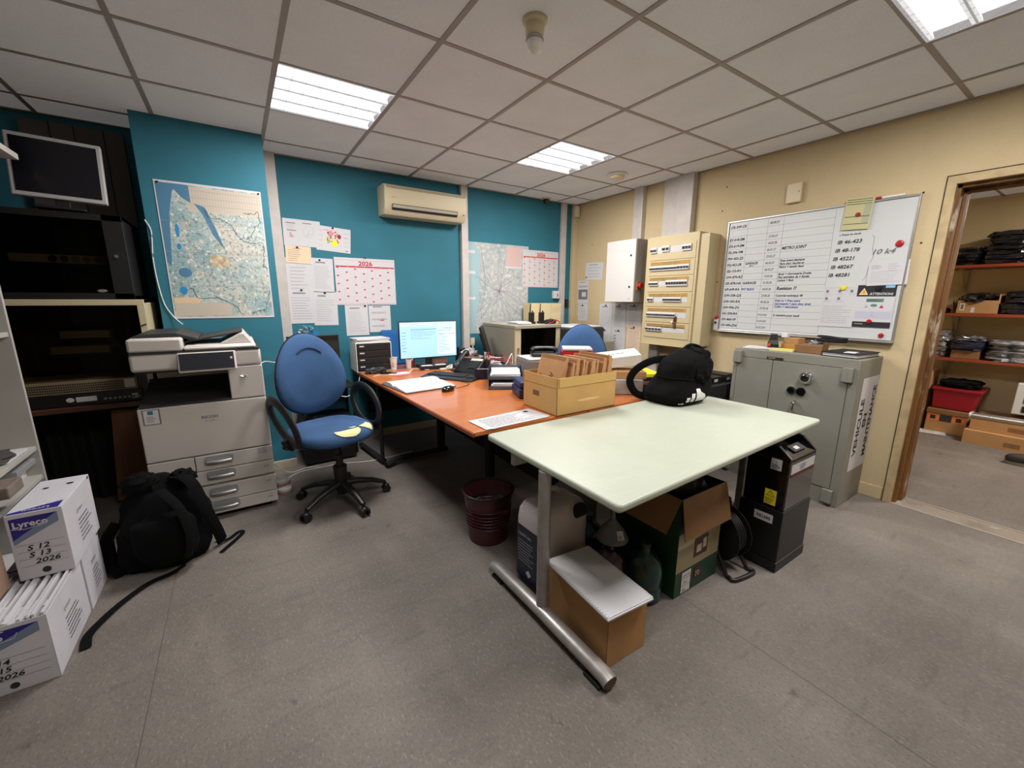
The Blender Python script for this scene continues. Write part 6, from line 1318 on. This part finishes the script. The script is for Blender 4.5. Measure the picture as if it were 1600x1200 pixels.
for k in range(8): a = k*PI/4; m.bx(.02, -.004, 0, .11, .004, .004) if k == 0 else None; m.M = Matrix.Translation((-.0495, 0, .18)) @ Euler((0, -PI/2, 0)).to_matrix().to_4x4() @ Matrix.Rotation(a+PI/4, 4, 'Z'); 
m.build('spoke', DGREY, t)
# black battery cabinet
t = thing('battery_unit', 'tall black two-part power unit with a yellow warning sticker under the table end', 'power unit', (2.60, -2.84, 0), world=True)
m = MB(); m.bx(2.445, -2.935, .0, 2.765, -2.72, .055); m.build('plinth', BLACK, t, bevel=.004)
m = MB(); m.bx(2.449, -2.932, .056, 2.76, -2.72, .335); lo_ = m.build('lower_case', BLACK, t, bevel=.004)
m = MB(); m.bx(2.452, -2.930, .338, 2.745, -2.73, .60); up_ = m.build('upper_case', BLACKG, t, bevel=.006)
m = MB(); pr = [(-2.930, .60), (-2.930, .612), (-2.90, .638), (-2.87, .662), (-2.83, .675), (-2.78, .675), (-2.74, .65), (-2.73, .60)]; m.prism(pr, 2.452, 2.475, axis='x'); m.prism(pr, 2.722, 2.745, axis='x'); m.prism([(-2.93, .60), (-2.93, .608), (-2.87, .632), (-2.80, .64), (-2.73, .62), (-2.73, .60)], 2.475, 2.722, axis='x'); m.build('top_cowl', BLACKG, t, bevel=.004)
m = MB(); m.at((2.55, -2.905, .6225), (R(22), 0, 0)); m.bx(0, 0, 0, .12, .045, .004); m.bx(.03, .01, .004, .07, .03, .005, 1); m.build('control_pad', [DGREY, LGREY], t)
m = MB(); m.at((2.4512, -2.79, .54), (PI/2, 0, -PI/2)); m.q(.055, 0, .105, .058, 0, 0); m.lines(.06, .003, .10, .03, 3, 2, 1, .6); m.text('6', .075, .033, .018, 1, .0006); m.build('side_label', [LGREY, INKB], up_)
m = MB(); m.at((2.46, -2.9312, .53), WB); m.q(.01, 0, .27, .05, 0, 0); m.q(.01, -.018, .27, 0, 0, 1); m.lines(.10, .008, .17, .04, 3, 4, 2, .4); m.build('front_label', [PAPER, mat('label_red', '#5a1a1c', .6), INK], up_)
m = MB(); m.at((2.4512, -2.835, .352), (PI/2, 0, -PI/2)); m.q(0, 0, .055, .08, 0, 0); m.quad((.006, .043, .0006), (.049, .043, .0006), (.0275, .077, .0006), m=1); m.quad((.011, .046, .0009), (.044, .046, .0009), (.0275, .072, .0009), m=0); m.text('!', .0275, .047, .024, 1, .0012, 'c'); m.lines(.005, .004, .05, .036, 4, 3, 1, .4); m.build('warning_sticker', [YELL, INKB], up_)
m = MB(); m.at((2.4482, -2.80, .255), (PI/2, 0, -PI/2)); m.q(0, 0, .09, .046, 0, 0); m.text('T01395', .045, .014, .022, 1, .0006, 'c', 1.0, bold=.04); m.build('asset_tag', [PAPERG, INKB], lo_)

# ================================================================== corner behind the chair
t = thing('low_table', 'low black side table against the blue wall behind the swivel chair', 'table', (.88, .08, 0), world=True)
m = MB(); m.bx(.70, -.06, .60, 1.10, .24, .62); m.build('top', BLACKM, t, bevel=.003)
for x in (.715, 1.075):
    for y in (-.05, .215):
        m = MB(); m.bx(x, y, 0, x+.015, y+.015, .60); m.build('leg', BLACKM, t)
t = thing('flat_monitor', 'black flat screen standing behind the blue chair back', 'monitor', (.82, .06, .621), (0, 0, R(2))); m = MB(); m.bx(-.20, -.012, .09, .20, .012, .435); m.build('casing', BLACK, t, bevel=.004); m = MB(); m.bx(-.19, -.0135, .10, .19, -.011, .425); m.build('screen', BLACKG, t); m = MB(); m.bx(-.09, -.07, 0, .09, .08, .012); m.bx(-.025, 0, .01, .025, .025, .1); m.build('stand', BLACK, t)
t = thing('computer_tower', 'black computer case on the floor behind the swivel chair', 'computer', (.85, .02, 0)); m = MB(); m.bx(-.20, -.18, .015, .20, .20, .36); m.build('case', BLACK, t, bevel=.006)
for a in ((-.18, -.16), (.15, -.16), (-.18, .15), (.15, .15)):
    m = MB(); m.bx(a[0], a[1], 0, a[0]+.03, a[1]+.03, .015); m.build('rubber_foot', BLACKM, t)
m = MB(); m.at((-.2, -.1815, 0), WB); m.q(.12, .16, .18, .28, 0, 0); m.q(.25, .1, .34, .30, 0, 1); m.build('front_panel', [BLACKG, DGREY], t)
def cable(pts, label, r=.0035, mt=WHITE): m = MB(); m.tube(pts, r, n=7, smooth=7); return tag(m.build('cable', mt, smooth=True, center=True), label, 'cable')
cable([(-.118, -.108, 1.85), (-.095, -.108, 1.78), (-.108, -.108, 1.62), (-.105, -.108, 1.46), (-.088, -.108, 1.32), (-.05, -.115, 1.235), (-.005, -.16, 1.185)], 'thin white cable running down the teal pier to the copier')
cable([(.412, -.30, .90), (.45, -.20, .90), (.53, -.115, .875), (.62, .20, .86)], 'white cable leaving the right side of the copier at mid height')
cable([(.415, -.40, .17), (.46, -.30, .08), (.53, -.24, .01), (.64, -.20, .006), (.74, -.22, .006)], 'white cable hanging from the copier down to the floor beside the skirting')
cable([(.42, -.45, .02), (.5, -.33, .006), (.62, -.25, .005), (.9, -.26, .005), (1.15, -.33, .005), (1.5, -.3, .005)], 'white cable lying along the floor behind the swivel chair')
cable([(.9, -.13, .60), (1.0, -.16, .55), (1.1, -.12, .60), (1.16, .0, .69)], 'white cable sagging between side table and orange desk')
for k, (x, y, z, lab) in enumerate([(.455, -.56, 0, 'lower white round plug box on the floor beside the copier'), (.45, -.54, .052, 'upper white round plug box stacked beside the copier')]):
    t = thing('plug_box', lab, 'plug', (x, y, z)); m = MB(); m.lathe([(.045, .001), (.052, .012), (.05, .035), (.03, .05)], n=24); m.build('body', WHITE, t, smooth=True); m = MB(); m.lathe([(.0525, .012), (.0535, .015), (.0525, .018)], n=24); m.build('band', INKR, t)

# ================================================================== store room
SXF = 6.42
def sshelf(z, label):
    t = thing('wall_shelf', label, 'shelf', (6.6, -3.7, z), world=True)
    m = MB(); m.bx(SXF, -5.2, z-.028, 6.845, -2.52, z); m.build('board', SHELFR, t, bevel=.002)
    for y in (-2.66, -3.6, -4.6):
        m = MB(); m.bx(6.825, y-.012, z-.26, 6.845, y+.012, z-.028); m.bx(SXF+.10, y-.012, z-.040, 6.83, y+.012, z-.029); m.tube([(SXF+.16, y, z-.04), (6.83, y, z-.22)], .008, n=6); m.build('bracket', mat('bracket_cream', '#9c8f70', .6), t)
sshelf(1.715, 'top red-brown store room shelf carrying bagged black clothes')
sshelf(1.240, 'middle red-brown store room shelf with the open carton')
sshelf(.785, 'lowest red-brown store room shelf with grey plastic bags')
def bagpile(y0, y1, x0, x1, z, n, h, label, mt, seed, grp=None):
    r = random.Random(seed)
    for k in range(n):
        m = MB(); hh = h/n; dy = (r.uniform(-.02, .02)); yc, xc = (y0+y1)/2+dy, (x0+x1)/2
        m.blob((xc, yc, z+hh*(k+.52)), ((x1-x0)/2, abs(y1-y0)/2*(1-.10*k/n), hh*.66), e=.45, amp=.22, fr=2.6, seed=seed+k, zmin=z+hh*k+.001, nu=28, nv=12)
        tag(m.build('folded_garment', mt, smooth=True, center=True), label, 'clothes', grp)
Zt = 1.716
bagpile(-2.585, -2.80, SXF+.05, 6.80, Zt, 5, .17, 'dark folded garment in clear plastic, short left pile on the top shelf', BAGD, 10, 'left clothes pile on the top shelf')
bagpile(-2.80, -3.10, SXF+.03, 6.80, Zt, 7, .30, 'dark folded garment in clear plastic, tall pile on the top shelf', BAGD, 20, 'tall clothes pile on the top shelf')
bagpile(-3.14, -3.42, SXF+.03, 6.80, Zt, 5, .22, 'dark bagged garment at the frame edge on the top shelf', BAGD, 30, 'right clothes pile on the top shelf')
t = thing('cardboard_box', 'open brown carton holding black bags on the middle store shelf', 'box', (6.6, -2.84, 1.241), world=True)
m = MB(); m.bx(SXF+.03, -2.975, 1.241, 6.78, -2.70, 1.246); m.bx(SXF+.03, -2.975, 1.241, SXF+.034, -2.70, 1.37); m.bx(6.776, -2.975, 1.241, 6.78, -2.70, 1.37); m.bx(SXF+.03, -2.704, 1.241, 6.78, -2.70, 1.37); m.bx(SXF+.03, -2.975, 1.241, 6.78, -2.971, 1.43); bd = m.build('carton', KRAFT, t, bevel=.002)
m = MB(); m.at((SXF+.029, -2.70, 1.241), WY); m.q(.02, .03, .055, .10, 0, 0); m.q(.028, .04, .047, .09, .0005, 1); m.q(.10, .01, .125, .06, 0, 0); m.build('label', [PAPER, KRAFTD], bd)
m = MB(); m.blob((6.60, -2.83, 1.39), (.16, .12, .055), amp=.4, fr=3, seed=8, e=.7, zmin=1.25); tag(m.build('black_bag', BAGD, smooth=True, center=True), 'crumpled black plastic bag spilling from the open carton', 'bag')
bagpile(-2.985, -3.22, SXF+.04, 6.80, 1.241, 4, .21, 'black folded garment right of the open carton on the middle shelf', BAGD, 40, 'clothes on the middle shelf')
m = MB(); m.blob((6.55, -2.60, 1.262), (.05, .045, .03), amp=.3, zmin=1.241); tag(m.build('tape_roll', mat('dark_brown', '#3a1d12', .5), smooth=True, center=True), 'small dark brown lump at the left end of the middle shelf', 'roll')
t = thing('green_twig', 'small green plastic sprig beside the carton on the middle shelf', 'sprig', (6.55, -2.67, 1.241)); m = MB()
for k in range(9): a = k*.7; m.tube([(0, 0, 0), (.02*math.cos(a), .012*math.sin(a), .07), (.045*math.cos(a), .02*math.sin(a), .10+.008*k)], .003, n=5)
m.build('stems', mat('dull_green', '#47502a', .7), t)
bagpile(-2.575, -2.69, SXF+.04, 6.76, .786, 5, .27, 'grey bundle wrapped in clear plastic at the left of the lowest shelf', BAG, 50, 'grey bundles on the lowest shelf')
t = thing('cardboard_box', 'flat brown carton under a dark blue cloth on the lowest shelf', 'box', (6.6, -2.83, .786), world=True); m = MB(); m.bx(SXF+.03, -2.93, .786, 6.78, -2.73, .87); m.build('carton', KRAFTD, t, bevel=.004)
m = MB(); m.blob((6.60, -2.83, .915), (.19, .12, .05), e=.5, amp=.2, seed=2, zmin=.871); tag(m.build('blue_cloth', mat('cloth_blue', '#14172f', .7), smooth=True, center=True), 'dark blue folded cloth on the flat brown carton', 'cloth')
m = MB(); m.blob((6.58, -2.84, .985), (.13, .10, .03), e=.7, amp=.5, seed=4); tag(m.build('clear_bag', BAG, smooth=True, center=True), 'crumpled clear plastic bag on the dark blue cloth', 'bag')
bagpile(-2.96, -3.45, SXF+.0, 6.80, .786, 4, .20, 'grey bagged garment lying at the right of the lowest shelf', BAG, 60, 'bagged garments on the lowest shelf')
t = thing('flat_carton', 'tall flat brown carton leaning at the left end below the shelves', 'box', (6.55, -2.5, 0), world=True); m = MB(); m.bx(6.28, -2.63, 0, 6.75, -2.42, .62); m.build('carton', KRAFT, t, bevel=.004); m = MB(); m.bx(6.30, -2.62, .62, 6.74, -2.43, .628); m.build('lid', PAPERB, t)
t = thing('red_crate', 'red plastic box with black folded cloth on top in the store room', 'box', (6.55, -2.85, .26), world=True)
t3 = thing('cardboard_box', 'open brown carton with two orange labels on the store room floor', 'box', (6.5, -2.83, 0), world=True)
m = MB(); m.bx(6.38, -2.965, 0, 6.80, -2.665, .20); bd = m.build('carton', KRAFT, t3, bevel=.003); m = MB(); m.bx(6.37, -2.97, .20, 6.80, -2.66, .245); m.build('lid', KRAFTD, t3, bevel=.003)
m = MB(); m.at((6.379, -2.665, 0), WY); m.q(.01, .12, .10, .19, 0, 0); m.q(.19, .12, .285, .19, 0, 0); m.q(.10, .12, .19, .19, 0, 2); m.q(.03, .135, .07, .175, .0006, 1); m.q(.22, .135, .26, .175, .0006, 1); m.build('hazard_label', [mat('haz_orange', '#e07238', .5), INKB, DGREY], bd)
m = MB(); m.rings([[(6.42, -2.97, .25), (6.42, -2.68, .25), (6.80, -2.68, .25), (6.80, -2.97, .25)], [(6.40, -3.01, .46), (6.40, -2.67, .46), (6.80, -2.67, .46), (6.80, -3.01, .46)]]); m.build('crate', mat('crate_red', '#8e1020', .4), t, bevel=.01)
m = MB(); m.bx(6.385, -3.02, .45, 6.80, -2.66, .475); m.build('rim', mat('crate_red', '#8e1020', .4), t, bevel=.004)
m = MB(); m.blob((6.58, -2.84, .515), (.16, .15, .04), e=.6, amp=.3, seed=5, zmin=.476); tag(m.build('black_cloth', BLKFAB, smooth=True, center=True), 'black folded cloth on the red plastic box', 'cloth')
sheet('paper_sheet', 'white printed sheet lying on the store room floor in front of the cartons', 'papers', (6.20, -2.62, .002), (0, 0, R(-75)), .25, .18, lambda m, w, h: (m.lines(w*.1, h*.1, w*.9, h*.4, 4, 2, 1), m.q(w*.3, h*.5, w*.7, h*.8, .001, 1)), IM)
for k, (z, h, x, lab) in enumerate([(0, .13, 6.15, 'long brown carton lying flat on the store room floor'), (.132, .10, 6.22, 'second long brown carton lying on the first one in the store room')]):
    m = MB(); m.bx(x, -4.4, z, 6.80, -2.985-.02*k, z+h); m.bx(x-.001, -3.35, z+.03, x, -3.25, z+.07, 1); tag(m.build('long_carton', [KRAFT, KRAFTD], bevel=.004, center=True), lab, 'box')
for k, (z, x, r_) in enumerate([(.263, 6.26, .024), (.263, 6.36, .020)]):
    t = thing('steel_tube', ['bright metal tube lying on the long cartons, nearest the viewer', 'second metal tube behind the first on the long cartons'][k], 'tube', (x, -3.7, z), (0, 0, R(2+k))); m = MB(); m.cyl((0, -.9, r_-.022), (0, .70, r_-.022), r_, n=20); m.build('tube', ALU, t, smooth=True); m = MB(); m.cyl((0, .70, r_-.022), (0, .715, r_-.022), r_*1.05, n=20); m.build('end_cap', WHITE, t)
t = thing('plastic_crate', 'grey-white drawer crate with dark openings at the right frame edge of the store room', 'crate', (6.6, -3.4, .30), world=True); m = MB(); m.bx(6.44, -3.75, .30, 6.80, -3.22, .60); m.build('frame', LGREY, t, bevel=.006)
for k in range(3):
    m = MB(); m.bx(6.435, -3.70, .325+.09*k, 6.442, -3.28, .385+.09*k); m.build('opening', BLACKM, t)
t = thing('shoe', 'toe of a dark shoe with pale sole at the right frame edge on the floor', 'shoe', (5.72, -3.45, 0), (0, 0, R(100))); m = MB(); m.blob((0, 0, .05), (.14, .05, .05), e=.8, zmin=.025); m.build('upper', mat('shoe_dark', '#2a2420', .7), t, smooth=True); m = MB(); m.prism([(x*1.02, y*1.04) for x, y in [(.14*math.cos(a), .05*math.sin(a)) for a in [2*PI*i/24 for i in range(24)]]], 0, .026); m.build('sole', mat('shoe_sole', '#6f675c', .7), t, bevel=.003)
